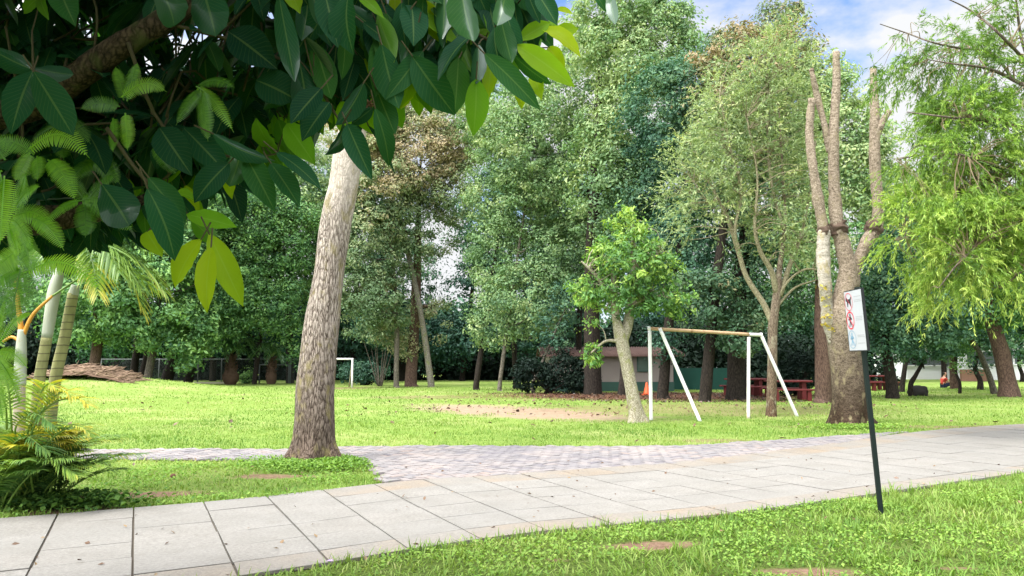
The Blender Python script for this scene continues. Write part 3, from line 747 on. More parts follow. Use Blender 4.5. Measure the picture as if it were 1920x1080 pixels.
# ------------------------------------------------------------------ ferns rooted on the branch
fern_m = leaf_mat('fern_frond', [(0, (0.03, 0.10, 0.014)), (.5, (0.17, 0.38, 0.02)), (1, (0.38, 0.62, 0.035))], (.35, .62), (1.35, 1.5, .5), .04, .4)
def fern_frond(b, t, width, rng, tint, nv=None, sag=.12, pairs=30):
    mb = MB(); b, t = np.asarray(b), np.asarray(t)
    ax = t - b; L = np.linalg.norm(ax)
    nv = np.array([0, -1.0, .35]) if nv is None else nv
    up = np.array([0, 0, 1.0])
    pts = np.array([b + ax * u + up * sag * L * math.sin(math.pi * u) for u in np.linspace(0, 1, 24)])
    mb.tube(pts, np.linspace(.0025, .0008, 24), 5, cap=False, tint=tint)
    for side in (-1, 1):
        for k in range(pairs):
            u = .06 + .93 * k / pairs
            i = min(int(u * 23), 22); f = u * 23 - i
            p = pts[i] * (1 - f) + pts[i + 1] * f; d = nrm(pts[i + 1] - pts[i])
            n_ = nrm(nv - d * np.dot(nv, d)); s = np.cross(d, n_) * side
            w = width / 2 * (math.sin(math.pi * min(1, .12 + u * .93)) ** .6) * rng.uniform(.92, 1.05)
            e = p + s * w + d * w * .22 - n_ * w * .15 - up * w * .08
            hw = L * .93 / pairs * .46
            mb.add([p - d * hw * .9, p + d * hw * .9, (p + e) / 2 + d * hw + n_ * .0015, (p + e) / 2 - d * hw * .8 + n_ * .0015, e + d * hw * .25, e - d * hw * .25],
                   Q=[[0, 1, 2, 3], [3, 2, 4, 5]], tint=np.clip(tint + rng.normal(0, .06), 0, 1))
    return mb
FERNS = [('bright curled fern tuft rooted just under the thick brown branch', (232, 190), 2.2, [((228, 182), (312, 172), 42, .8, .25), ((235, 212), (239, 282), 36, .75, 0), ((212, 222), (212, 285), 34, .45, 0), ((232, 188), (216, 125), 26, .3, .1), ((238, 190), (258, 118), 30, .4, .1), ((225, 200), (150, 205), 36, .2, .15)]),
         ('fern with one long arching bright frond below the pair of oval dark leaves', (62, 288), 2.1, [((50, 284), (168, 297), 50, .85, .3), ((56, 287), (28, 340), 36, .7, 0), ((70, 293), (70, 340), 34, .6, .05), ((90, 300), (142, 378), 44, .65, .12), ((64, 290), (-20, 270), 40, .4, .2)]),
         ('fern with pale toothed frond slanting down beside hanging broad leaves', (372, 165), 2.25, [((368, 162), (438, 248), 32, .75, .12), ((375, 168), (330, 235), 36, .25, .1), ((378, 170), (390, 265), 38, .35, 0), ((372, 160), (440, 165), 32, .2, .15)]),
         ('fern hanging lowest, with wide bright frond over the pale palm stem', (40, 505), 2.0, [((45, 512), (191, 546), 48, 1.0, .22), ((42, 440), (62, 512), 42, .6, 0), ((38, 505), (-40, 560), 60, .5, .15), ((38, 505), (20, 600), 70, .3, 0), ((34, 470), (-20, 520), 60, .8, .1)]),
         ('fern at the very edge with large ladder like drooping frond', (8, 325), 1.8, [((8, 330), (0, 458), 56, .9, 0), ((15, 420), (36, 482), 34, .8, 0), ((4, 320), (-70, 380), 60, .5, .1), ((10, 300), (-40, 250), 50, .3, .1)]),
         ('bright yellow green fern spreading low beside the pale smooth palm stem', (0, 660), 2.3, [((-5, 650), (60, 590), 32, .95, .2), ((-5, 660), (52, 690), 32, .9, .15), ((-8, 670), (40, 760), 32, .85, .1), ((-10, 640), (10, 560), 32, .8, 0), ((-10, 680), (5, 790), 32, .8, 0)]),
         ('row of shaded ferns on the lower limb under the ladder like frond', (30, 400), 2.05, [((20, 400), (75, 350), 40, .6, .15), ((25, 405), (95, 420), 44, .7, .2), ((20, 410), (60, 470), 40, .7, .1), ((15, 400), (-20, 470), 40, .6, 0), ((28, 395), (50, 325), 36, .5, .1), ((60, 410), (120, 470), 40, .6, .15), ((10, 480), (40, 560), 40, .9, .1)]),
         ('small shaded fern clump on the lower limb between broad leaves', (165, 372), 2.2, [((150, 376), (230, 407), 38, .4, .15), ((150, 376), (76, 430), 30, .5, .15), ((160, 378), (160, 445), 42, .25, 0), ((165, 375), (215, 330), 36, .2, .1), ((158, 375), (110, 330), 36, .25, .1), ((168, 380), (250, 435), 46, .2, .1)]),
         ('dim fern tuft in the deepest shade of the branch crotch', (110, 235), 2.3, [((110, 235), (170, 270), 40, .15, .15), ((112, 235), (60, 265), 40, .15, .1), ((112, 236), (120, 300), 40, .2, 0), ((175, 300), (225, 345), 40, .25, .1), ((180, 300), (130, 340), 44, .2, .1), ((290, 270), (330, 330), 40, .2, .1)])]
rng = rs(41)
for lab, (cx, cy_), dep, fr in FERNS:
    r_ = thing('fern', lab, 'fern', P(cx, cy_, dep), 'ferns growing on the overhanging branch')
    for (b, t, w, ti, sag) in fr:
        d2 = dep + rng.uniform(-.03, .03)
        nv = np.array([rng.normal(0, .3), -1, rng.normal(.4, .2)])
        fern_frond(P(*b, d2), P(*t, d2 - rng.uniform(0, .06)), w * mpp(dep), rng, ti, nv, sag).build('frond', fern_m, r_, smooth=False)

# ------------------------------------------------------------------ palms
palm_m = leaf_mat('palm_leaflet', [(0, (0.022, 0.07, 0.016)), (.35, (0.095, 0.205, 0.05)), (.7, (0.26, 0.38, 0.06)), (1, (0.60, 0.48, 0.05))], .32, (1.3, 1.3, .5), .05, .4)
petiole_m = plain_mat('palm_petiole', (0.52, 0.25, 0.03), .5, .4, .2)
stalk_m = plain_mat('palm_rachis', (0.22, 0.26, 0.06), .5, .4, .2)
def palm_frond(pts, leaf_len, pairs, rng, tint, tip_tint=None, droop=.5, wid=.022, bare=.18, vee=.5):
    mb = MB(); pts = smooth_path(pts, 40)
    mb.tube(pts, np.linspace(.012, .003, 40), 6, tint=.6)
    up = np.array([0, 0, 1.0])
    for side in (-1, 1):
        for k in range(pairs):
            u = bare + (1 - bare) * (k + .5) / pairs
            i = min(int(u * 39), 38); p = pts[i]; d = nrm(pts[i + 1] - pts[i])
            s = np.cross(d, up); s = nrm(s) if np.linalg.norm(s) > .2 else nrm(np.cross(d, np.array([1.0, .3, 0])))
            n_ = np.cross(s, d)
            uu = (u - bare) / (1 - bare)
            L = leaf_len * (.35 + .65 * math.sin(math.pi * min(1, .25 + .62 * uu))) * (1 - .45 * max(0, uu - .7) / .3) * rng.uniform(.85, 1.1)
            dirv = nrm(s * side + d * (.55 + .9 * uu) + n_ * vee * rng.uniform(.6, 1.2))
            tt = np.linspace(0, 1, 5); q = p + dirv * (tt * L)[:, None] - up * (droop * L * tt ** 2)[:, None]
            wv = nrm(np.cross(dirv, n_ + up * .3 + rng.normal(0, .25, 3)))
            w = wid * np.array([.45, 1, .95, .6, .08])
            V = np.stack([q - wv * w[:, None] / 2, q + wv * w[:, None] / 2], 1).reshape(-1, 3)
            tn = np.full(10, np.clip(tint + rng.normal(0, .07), 0, 1))
            if tip_tint is not None: tn = np.clip(tn + (tip_tint - tint) * np.repeat(np.clip(uu + (tt - .6), 0, 1), 2), 0, 1)
            mb.add(V, Q=[[2 * a, 2 * a + 1, 2 * a + 3, 2 * a + 2] for a in range(4)], tint=tn)
    return mb
def ring_trunk_mat(name, base, ringc, pitch):
    n = N(name); pos = n.new('ShaderNodeSeparateXYZ'); n.link(n.coord(), pos.inputs[0])
    ph = n.math('FRACT', n.math('ADD', n.math('MULTIPLY', pos.outputs[2], 1 / pitch), n.math('MULTIPLY', n.noise(3, 3, n.coord()), .5)))
    rg = n.ramp(ph, [(0, (1, 1, 1)), (.1, (0, 0, 0)), (.9, (0, 0, 0)), (1, (1, 1, 1))])
    f = n.noise(14, 5, n.coord('Object', (1, 1, .3)))
    col = n.mix(n.ramp(f, [(.4, (0, 0, 0)), (.7, (.7, .7, .7))]), base, tuple(x * .5 for x in base))
    return n.bsdf(n.mix(rg, col, ringc), .75, .25, rg, .5, .006)
ring_m = ring_trunk_mat('ringed_palm_stem', (0.27, 0.27, 0.12), (0.07, 0.055, 0.035), .085)
shaft_m = plain_mat('palm_crownshaft', (0.36, 0.39, 0.32), .6, .3, .15, 4, .1, dirt=((0.30, 0.24, 0.14), 7, .62))
white_m = plain_mat('pale_palm_stem', (0.42, 0.36, 0.28), .7, .25, .3, 5, .2, dirt=((0.26, 0.19, 0.12), 6, .58))
rng = rs(51); PD = 8.2
def pp(*l, d=PD): return [P(a, b, d) for a, b in l]
def stem(parts, label, fronds, grp='slender palms beside the path', pet=None):
    b = parts[0][0][0]
    r_ = thing('areca_palm', label, 'palm', (b[0], b[1], 0), grp)
    for pts, rad, mat, nm in parts:
        m = MB(); q, rr = smooth_path(pts, 26, rad); m.tube(q, rr[:, 0], 14, rough=.05, seed=7, freq=6); m.build(nm, mat, r_)
    for pts, tint, tip, L, pairs in fronds:
        palm_frond(pts, L, pairs, rng, tint, tip).build('frond', palm_m, r_, smooth=False)
    for pts, rad in pet or []:
        m = MB(); q = smooth_path(pts, 14); m.tube(q, np.linspace(rad, rad * .6, 14), 8); m.build('petiole', petiole_m, r_)
    return r_
def off(p, dx, dy, dz): return np.asarray(p) + np.array([dx, dy, dz])
def arch(c, az_, L, rise, fall, n=5):
    a = R(az_); out = []
    for u in np.linspace(0, 1, n):
        out.append(np.asarray(c) + np.array([math.sin(a) * L * u, math.cos(a) * L * u, rise * L * math.sin(math.pi * u * .55) - fall * L * u ** 2.2]))
    return out
cT = P(138, 466, 8.4); cA = P(40, 625, PD); cB = P(112, 505, 8.4); cC = P(142, 545, 8.6)
gA, gB, gC = G(36, 945), G(58, 935), G(80, 930)
gA = np.array([P(36, 900, PD)[0], PD, 0]); gB = np.array([P(62, 900, 8.4)[0], 8.4, 0]); gC = np.array([P(84, 900, 8.6)[0], 8.6, 0])
stem([([gA, P(36, 780, PD), P(37, 720, PD)], [.062, .058, .055], white_m, 'trunk'), ([P(37, 722, PD), P(39, 670, PD), P(41, 618, PD)], [.062, .056, .036], shaft_m, 'crownshaft')],
     'pale smooth palm stem with spreading orange leaf stalks', [(arch(P(30, 525, PD), -60, 1.4, .5, .7), .4, .7, .4, 26), (arch(P(98, 555, PD), 35, 1.2, .5, .4), .5, .7, .36, 24), (arch(P(20, 500, 8), 200, 1.3, .6, .5), .4, .5, .4, 26), (arch(P(8, 650, 7.9), -110, 1.0, .4, .5), .6, .7, .36, 22)],
     pet=[([P(41, 630, PD), P(34, 570, PD), P(30, 520, PD)], .03), ([P(42, 632, PD), P(62, 590, PD), P(98, 555, PD)], .024), ([P(38, 640, PD), P(22, 632, PD), P(6, 640, PD)], .02)])
stem([([gB, P(70, 745, 8.4), P(88, 632, 8.4)], [.064, .058, .054], ring_m, 'trunk'), ([P(88, 633, 8.4), P(97, 575, 8.4), P(103, 540, 8.4), P(116, 500, 8.4), cT], [.054, .062, .064, .045, .03], shaft_m, 'crownshaft')],
     'palm with smooth pale grey crownshaft above a ringed green stem', [(arch(cT, 92, .95, .30, .30), .42, .6, .40, 34), (arch(cT, 100, .85, .30, .85), .35, .7, .42, 34), (arch(cT, 70, 1.1, .5, .6), .3, .5, .40, 30),
      (arch(cB, -70, 1.2, .6, .6), .4, .5, .42, 30), (arch(cB, 20, 1.3, .8, .5), .35, .45, .42, 30), (arch(cT, 84, .8, .2, 1.15), .4, .95, .34, 30), (arch(cT, 118, .8, .35, .75), .45, .6, .42, 36), (arch(cT, 86, 1.0, .12, .6), .42, .75, .44, 36), (arch(cT, 130, .7, .3, 1.1), .5, .9, .36, 30), (arch(cT, 170, .6, .5, .8), .4, .6, .38, 30)])
stem([([gC, P(100, 735, 8.6), P(122, 630, 8.6), P(137, 550, 8.6)], [.066, .061, .058, .055], ring_m, 'trunk'), ([P(137, 552, 8.6), P(142, 535, 8.6)], [.055, .042], shaft_m, 'crownshaft')],
     'topless ringed green palm stem leaning beside its grey shafted twin', [(arch(off(cC, 0, 0, .1), -10, 1.0, .7, .6), .3, .4, .36, 28)])
# low bushy palm clump at the path edge
gb = G(45, 955); r_ = thing('bushy_palm', 'dense low clump of arching palm fronds at the path edge, some yellowing', 'palm bush', gb)
for k in range(110):
    az_ = rng.uniform(-180, 180) if k < 70 else rng.uniform(60, 175); el_ = rng.uniform(.7, 1.42); L = rng.uniform(.75, 1.35)
    base = np.array([gb[0] + rng.normal(-.16, .18), gb[1] + rng.normal(.1, .16), 0.0]); a = R(az_)
    pts = [base + np.array([math.sin(a) * L * math.cos(el_) * (u + .35 * u * u), math.cos(a) * L * math.cos(el_) * u * .7, L * math.sin(el_) * (1.25 * u - .55 * u ** 2.4)]) for u in np.linspace(0, 1, 5)]
    yel = pts[-1][2] > .65 and math.sin(a) > .0 and rng.uniform() < .6
    palm_frond(pts, rng.uniform(.26, .38), 36, rng, .72 if yel else rng.uniform(.15, .7), 1.0 if yel else rng.uniform(.45, .85), .45, .017, .2).build('frond', palm_m, r_, smooth=False)
for bx, by, tx_, ty_, ti, tp in [(55, 800, 148, 748, .8, 1.0), (60, 810, 120, 735, .75, 1.0), (60, 790, 92, 720, .7, .95), (70, 860, 150, 800, .45, .9), (30, 800, 90, 790, .35, .4), (20, 840, 78, 838, .3, .45), (60, 880, 128, 880, .4, .7), (10, 760, -30, 720, .6, .7), (20, 770, 5, 700, .55, .6)]:
    b, t = P(bx, by, 7.75), P(tx_, ty_, 7.6); mid = (b + t) / 2 + np.array([0, 0, .10])
    palm_frond([b - np.array([.1, -.2, .25]), b, mid, t, t + np.array([.1, -.03, -.05])], .26, 26, rng, ti, tp, .3, .018, .25).build('frond', palm_m, r_, smooth=False)

# ------------------------------------------------------------------ trees
def L3(a, b, c): return [(0, a), (.5, b), (1, c)]
FM = {
 'mid': leaf_mat('foliage_mid_green', L3((0.078, 0.151, 0.074), (0.217, 0.336, 0.143), (0.439, 0.493, 0.232)), .3, (1.15, 1.25, .6), .018, .5),
 'dark': leaf_mat('foliage_dark_green', L3((0.025, 0.075, 0.050), (0.076, 0.168, 0.096), (0.201, 0.313, 0.151)), .25, (1.1, 1.25, .7), .018, .5),
 'left': leaf_mat('foliage_broad_green', L3((0.038, 0.109, 0.046), (0.125, 0.261, 0.089), (0.312, 0.494, 0.143)), .3, (1.15, 1.25, .6), .018, .5),
 'tan': leaf_mat('foliage_tan_flowering', L3((0.11, 0.18, 0.08), (0.28, 0.33, 0.155), (0.50, 0.38, 0.235)), .3, (1.1, 1.1, .7), .018, .5),
 'rust': leaf_mat('foliage_reddish_growth', L3((0.06, 0.13, 0.065), (0.16, 0.22, 0.10), (0.36, 0.25, 0.14)), .28, (1.1, 1.1, .7), .018, .5),
 'feather': leaf_mat('foliage_feathery', L3((0.133, 0.195, 0.086), (0.320, 0.402, 0.181), (0.564, 0.570, 0.282)), .35, (1.1, 1.15, .6), .018, .5),
 'weep': leaf_mat('foliage_weeping', L3((0.097, 0.184, 0.032), (0.279, 0.429, 0.065), (0.522, 0.600, 0.139)), .4, (1.1, 1.15, .5), .018, .5),
 'deep': leaf_mat('foliage_deep_shade', L3((0.005, 0.014, 0.009), (0.012, 0.025, 0.014), (0.023, 0.042, 0.021)), .2, (1.1, 1.2, .7), .01, .6),  # near-black leaf colour with the shade under the trees put in
 'young': leaf_mat('foliage_young_tree', L3((0.041, 0.120, 0.033), (0.143, 0.288, 0.065), (0.396, 0.517, 0.098)), .35, (1.2, 1.25, .5), .018, .5),
}
BARK = {
 'dark': bark_mat('bark_dark', (0.008, 0.0065, 0.0055), (0.02, 0.0165, 0.014), (0.042, 0.034, 0.028), 1, .25, .6, .03),  # bark tone lowered to carry the shade beneath the crowns
 'brown': bark_mat('bark_brown', (0.035, 0.022, 0.018), (0.085, 0.055, 0.043), (0.15, 0.10, 0.08), 1, .25, .6, .03),
 'grey': bark_mat('bark_grey', (0.04, 0.036, 0.03), (0.10, 0.09, 0.074), (0.19, 0.17, 0.145), 1, .25, .6, .03),
 'pale': bark_mat('bark_pale_spotted', (0.06, 0.056, 0.045), (0.15, 0.14, 0.115), (0.28, 0.265, 0.23), 1, .5, .5, .02, moss=(0.13, 0.15, 0.05)),
}

def crown(rng, blobs, L, Wr, cr, per, dens, droop=0.0, tint=(.45, .2), up=.5, shell=.6, back=.45, flat=.65, patch=None):
    """leaf clusters over a set of ellipsoids (centre, radii); returns mesh builder and cluster centres"""
    mb = MB(); cents = []
    for bl in blobs:
        c, r = bl[0], bl[1]; td = bl[2] if len(bl) > 2 else 0.0; dk = bl[3] if len(bl) > 3 else 1.0
        area = 4 * math.pi * ((r[0] * r[1]) ** 1.6 / 3 + (r[0] * r[2]) ** 1.6 / 3 + (r[1] * r[2]) ** 1.6 / 3) ** (1 / 1.6)
        nc = max(4, int(dens * dk * area / cr ** 2 * 1.0))
        u = nrm(rng.normal(0, 1, (nc * 2, 3)))
        u = u[(u[:, 1] < .35) | (rng.uniform(0, 1, len(u)) < back)][:nc]; nc = len(u)
        rad = shell + (1 - shell) * rng.uniform(0, 1, nc) ** .7
        rad = rad * (1 + .34 * vnoise(u * 1.9 + c * .37, 3) + .16 * vnoise(u * 4.3 + c, 4))
        cc = c + u * rad[:, None] * r
        cents.append(cc)
        k = np.maximum(6, (per * rng.uniform(.5, 1.4, nc)).astype(int)); idx = np.repeat(np.arange(nc), k); n = len(idx)
        v = nrm(rng.normal(0, 1, (n, 3))); rr = rng.uniform(0, 1, n) ** .45
        cs = (cr * rng.uniform(.45, 1.5, nc) ** 1.1)[idx]
        offs = v * (rr * cs)[:, None] * np.array([1, 1, flat])
        C = cc[idx] + offs
        if droop: C[:, 2] -= droop * cs * (np.hypot(offs[:, 0], offs[:, 1]) / cs) ** 2
        Nn = nrm(v * .7 + u[idx] * .45 + np.array([0, 0, up]) + rng.normal(0, .45, (n, 3)))
        D = nrm(np.cross(Nn, nrm(rng.normal(0, 1, (n, 3)))) + np.array([0, 0, -droop]))
        Nn = nrm(Nn - D * np.sum(Nn * D, -1, keepdims=True))
        l = L * rng.uniform(.6, 1.35, n) * rng.uniform(.7, 1.2, nc)[idx]
        V, Q = quads_leaf(C, D, Nn, l, l * Wr)
        ct = tint[0] + td + rng.normal(0, tint[1], nc)
        if patch is not None: ct = ct + patch * np.clip(vnoise(cc * .22 + 9, 17) * 1.6, -.6, 1)
        mb.add(V, Q=Q, tint=np.repeat(np.clip(ct[idx] + rng.normal(0, .12, n), 0, 1), 4))
    return mb, np.concatenate(cents)

def tree(label, px, by, wpx, blobs, fol='mid', bark='dark', seed=1, L=.2, Wr=.5, cr=.75, per=60, dens=1.0, trunk_px=None, limbs=8, name='park_tree', cat='tree', Y=None, depth=.75, group=None, top=None, **kw):
    rng = rs(seed)
    g = G(px, by) if Y is None else np.array([P(px, 678, Y)[0], Y, 0.0])
    Yd = g[1]; g[2] = float(terrain(g[0], g[1])); s = mpp(Yd)
    root = thing(name, label, cat, g, group)
    bl = [(P(b[0], b[1], Yd - .45 * max(b[2], b[3] * .6) * s * depth), np.array([b[2] * s, max(b[2], b[3] * .6) * s * depth, b[3] * s]), b[4] if len(b) > 4 else 0, b[5] if len(b) > 5 else 1) for b in blobs]
    mb, cents = crown(rng, bl, L * .8, Wr, cr, per * 1.4, dens, **kw)
    hi = max(b[0][2] + b[1][2] * .2 for b in bl); hb = bl[int(np.argmax([b[0][2] for b in bl]))]
    r0 = wpx * s / 2
    if trunk_px is None:
        tp = [g + (0, 0, -.1), g + (rng.normal(0, .04), 0, .5), np.array([g[0] + (hb[0][0] - g[0]) * .25 + rng.normal(0, .15), g[1] + rng.normal(0, .1), hi * .35]), np.array([g[0] + (hb[0][0] - g[0]) * .7, (g[1] + hb[0][1]) / 2, hi * .75]), np.array([hb[0][0], hb[0][1], hi if top is None else top])]
        tr = [r0 * 1.3, r0 * 1.02, r0 * .85, r0 * .4, r0 * .06]
    else:
        tp = [P(a, b, Yd) for a, b, w in trunk_px]; tp[0] = g + (0, 0, -.08); tr = [w * s / 2 for a, b, w in trunk_px]
    pts, rr = smooth_path(tp, 34, tr)
    m = MB(); m.tube(pts, np.maximum(rr[:, 0], .008), 14, rough=.1, seed=seed, freq=3.5 / max(r0 * 4, .3)); m.build('trunk', BARK[bark] if isinstance(bark, str) else bark, root)
    zmin = pts[:, 2].max() * .3; n = 0
    for q in rng.permutation(len(cents)):
        if n >= limbs: break
        c = cents[q]; low = np.where((pts[:, 2] > zmin * .8) & (pts[:, 2] < c[2] - .2))[0]
        if not len(low): continue
        d = np.linalg.norm(pts[low] - c, axis=1) + (c[2] - pts[low, 2] - np.hypot(pts[low, 0] - c[0], pts[low, 1] - c[1]) * .8) ** 2 * .2
        k = low[d.argmin()]; a = pts[k]; mid = a * .45 + c * .55 + np.array([0, 0, -.1 * np.linalg.norm(c - a)]) + rng.normal(0, .12, 3)
        rl = min(rr[k, 0] * .55, r0 * .5)
        m = MB(); m.tube(smooth_path([a, mid, c], 10), np.linspace(rl, .012, 10), 7, tint=.5); n += 1
        m.build('branch', BARK[bark] if isinstance(bark, str) else bark, root)
    mb.build('crown', FM[fol], root, smooth=False)
    return root

GT = 'trees at the edge of the field'
# --- dense trees on the far side, from the palms to the tall trunk
tree('dark trunk close behind the palm stems, crown hidden by fern fronds', 70, 706, 24, [(60, 470, 120, 170), (10, 380, 130, 130)], 'left', 'brown', 1, dens=.8, group=GT)
tree('reddish trunk standing behind the brown brush heap', 176, 694, 20, [(190, 560, 110, 95, .12), (170, 420, 120, 120), (250, 610, 60, 45, .2)], 'left', 'brown', 2, L=.3, cr=.8, per=45, group=GT, Y=46)
tree('lichen grey trunk, foremost of the three close trunks beside the brush heap', 281, 700, 15, [(300, 520, 110, 110, .1), (340, 620, 70, 60, .1)], 'left', 'grey', 3, L=.3, cr=.8, per=45, group=GT, Y=47)
tree('dark tilted trunk, outermost of the three close trunks by the brush heap', 252, 700, 14, [(250, 400, 120, 110)], 'left', 'dark', 4, L=.3, per=45, group=GT, Y=49)
tree('dark trunk in the middle of the three close trunks by the brush heap', 266, 700, 13, [(330, 420, 110, 110)], 'left', 'dark', 5, L=.3, per=45, group=GT, Y=48.5)
tree('thick black trunk with leaf clad sides by the first fence post', 316, 708, 21, [(400, 500, 100, 120, .05), (385, 610, 60, 60, .1)], 'left', 'dark', 6, L=.28, cr=.8, per=50, group=GT, Y=50)
tree('leaf wrapped trunk just before the chain link bay', 354, 716, 16, [(430, 560, 90, 80), (350, 640, 40, 55, .1), (450, 400, 110, 100)], 'left', 'dark', 7, L=.26, cr=.8, per=50, group=GT, Y=51)
tree('thin dark trunk between the two stubby shaggy palms', 478, 718, 9, [(500, 560, 90, 80, .05), (520, 440, 100, 100, .05), (560, 640, 30, 40, 0, .6)], 'left', 'dark', 8, L=.24, per=55, group=GT, Y=52)
tree('tall tree whose pale green crown shows between hanging leaves and leaning trunk', 545, 720, 14, [(540, 360, 110, 130, .15), (470, 300, 110, 120, .1), (600, 470, 60, 90)], 'mid', 'dark', 9, L=.24, per=55, group=GT, Y=54)
# --- tan flowering trees behind the leaning trunk
tree('slim grey trunk of a tan crowned tree beside the white goal', 745, 727, 10, [(720, 330, 75, 120, .1, .8), (690, 450, 60, 110, -.2, .8), (700, 560, 70, 70, -.4, .8)], 'tan', 'grey', 10, L=.22, cr=.6, per=55, dens=1.25, group=GT, patch=.4)
tree('brown forking trunk with low twisted branch and tan flowering crown', 771, 725, 22, [(790, 290, 95, 105, .12, .8), (770, 430, 75, 80, -.05, .6), (735, 625, 28, 30, -.1, .6), (760, 645, 25, 20, -.1, .6), (820, 600, 30, 35, -.2, .4)], 'tan', 'brown', 11, L=.22, cr=.6, per=55, dens=1.25, group=GT, patch=.4, limbs=16)
tree('pale blotched trunk of a tan crowned tree facing the sky gap', 807, 726, 12, [(850, 250, 70, 75, .15, .8), (850, 360, 50, 70, .05, .6), (700, 240, 80, 70, .2)], 'tan', 'pale', 12, L=.22, cr=.6, per=55, dens=1.25, group=GT, patch=.4)
# --- big green trees in the centre
tree('dark trunk under the wide mid green crown, nearest the bare sand', 895, 731, 11, [(960, 330, 85, 150, .05), (930, 470, 55, 90, 0), (930, 600, 55, 55, .02, .8)], 'mid', 'dark', 13, L=.2, cr=.6, per=55, group=GT)
tree('slender pole like trunk beneath the grey green middle crown', 939, 733, 8, [(1010, 260, 100, 130, .08), (990, 560, 70, 75, .05), (1050, 480, 60, 80, -.05)], 'mid', 'grey', 14, L=.2, cr=.6, per=55, group=GT, Y=40)
tree('crooked dark trunk at the end of the clipped dark hedge', 968, 733, 10, [(940, 210, 90, 100, .1), (1040, 380, 80, 90)], 'mid', 'dark', 15, L=.2, cr=.6, per=55, group=GT, Y=43)
tree('thin straight sapling trunk rising out of the dark hedge', 1000, 736, 6, [(1040, 620, 35, 50, -.1, .5), (1075, 560, 40, 50, -.1, .5)], 'dark', 'grey', 16, L=.18, cr=.5, per=40, group=GT)
tree('dark narrow trunk in front of the pale hut end wall', 1082, 737, 11, [(1120, 170, 100, 120, .08), (1090, 330, 90, 120), (1100, 480, 55, 60, -.1)], 'mid', 'dark', 17, L=.22, cr=.7, per=60, group=GT, Y=41)
tree('very thick blackish trunk, its tall crown topping all others', 1110, 742, 32, [(1190, 90, 120, 110, .1), (1130, 30, 80, 60, .15), (1245, 60, 70, 70, .12), (1200, 240, 110, 110), (1150, 350, 90, 110, -.1)], 'mid', 'dark', 18, L=.22, cr=.7, per=60, dens=1.1, group=GT, Y=36, patch=.25)
tree('dark trunk half hidden behind the pale mossy young tree', 1166, 741, 15, [(1250, 330, 80, 120, 0), (1230, 480, 80, 100, -.05)], 'dark', 'dark', 19, L=.2, cr=.6, per=60, group=GT, Y=35)
tree('dark trunk just inside the first pair of swing legs', 1246, 748, 20, [(1330, 180, 100, 100, .08), (1260, 210, 90, 100, .02), (1290, 470, 80, 110), (1246, 650, 26, 36, -.4, .8)], 'dark', 'dark', 20, L=.2, cr=.62, per=60, group=GT, patch=.35)
tree('straight black trunk framed by the middle of the swing', 1322, 753, 22, [(1400, 140, 100, 90, .08), (1370, 270, 90, 120), (1330, 560, 70, 60, -.5), (1390, 620, 50, 45, -.5)], 'rust', 'dark', 21, L=.2, cr=.6, per=60, group=GT, patch=.35)
tree('stout black trunk beside the white upright swing leg, conical reddish top', 1384, 750, 34, [(1468, 40, 38, 50, .18), (1450, 110, 90, 60, .2), (1370, 85, 50, 35, .3), (1480, 200, 90, 110), (1450, 350, 110, 130, -.4), (1440, 520, 70, 90, -.5)], 'rust', 'dark', 22, L=.2, cr=.6, per=60, group=GT, patch=.3)
tree('reddish brown thick trunk seen close behind the lopped tree', 1541, 755, 30, [(1590, 280, 90, 140, .15), (1540, 180, 70, 90, .2), (1640, 330, 60, 110, .05), (1520, 430, 60, 110, 0)], 'mid', 'brown', 23, L=.18, cr=.55, per=55, group=GT, patch=.2)
# --- trees on the open lawn side
tree('dark straight trunk nearest behind the leaning sign post', 1674, 747, 21, [(1700, 570, 80, 90, .0), (1650, 520, 60, 90, .1), (1760, 560, 80, 80), (1650, 640, 30, 40, 0, .6)], 'dark', 'dark', 24, L=.2, cr=.55, per=55, group=GT)
tree('thin dark trunk close beside a thicker dark one, past the sign', 1691, 735, 9, [(1760, 460, 90, 90), (1700, 470, 70, 80)], 'dark', 'dark', 25, L=.24, per=50, group=GT)
tree('small dark tree forking low into spreading stems by a dark boulder', 1709, 743, 9, [(1740, 650, 50, 30, .05, .7), (1700, 655, 38, 26, .05, .7), (1765, 625, 45, 30, .05, .7)], 'dark', 'dark', 26, L=.16, cr=.4, per=40, group=GT, limbs=14)
tree('reddish trunk right behind the person sitting on the grass', 1792, 729, 15, [(1810, 590, 70, 70, .1), (1790, 650, 30, 25, .2, .6)], 'left', 'brown', 27, L=.22, cr=.6, per=50, group=GT)
tree('slim young dark tree standing free just before the sitting person', 1799, 738, 5, [(1802, 660, 22, 32, .2, .6), (1795, 625, 30, 35, .3, .6)], 'left', 'dark', 28, L=.16, cr=.35, per=30, group=GT)
tree('short dark tree with narrow leafy stem before the pale far buildings', 1838, 731, 9, [(1836, 660, 20, 40, -.1, .6), (1850, 610, 50, 50, 0)], 'dark', 'dark', 29, L=.2, cr=.5, per=40, group=GT)
tree('thin grey slanting trunk beside the stout leaning one', 1866, 739, 11, [(1800, 560, 60, 60, .1), (1860, 540, 70, 80, .1)], 'left', 'grey', 30, L=.2, cr=.5, per=45, group=GT, trunk_px=[(1866, 739, 13), (1855, 705, 10), (1838, 665, 9), (1820, 630, 8), (1805, 570, 4)])
tree('stout brown leaning trunk at the edge of the lawn under the weeping tree', 1893, 744, 38, [(1900, 480, 110, 110, .1), (1960, 560, 80, 80), (1850, 420, 80, 90, .1)], 'left', 'brown', 31, L=.2, cr=.55, per=50, group=GT, trunk_px=[(1898, 745, 40), (1890, 715, 30), (1878, 660, 28), (1862, 610, 26), (1850, 560, 22), (1840, 480, 10)])
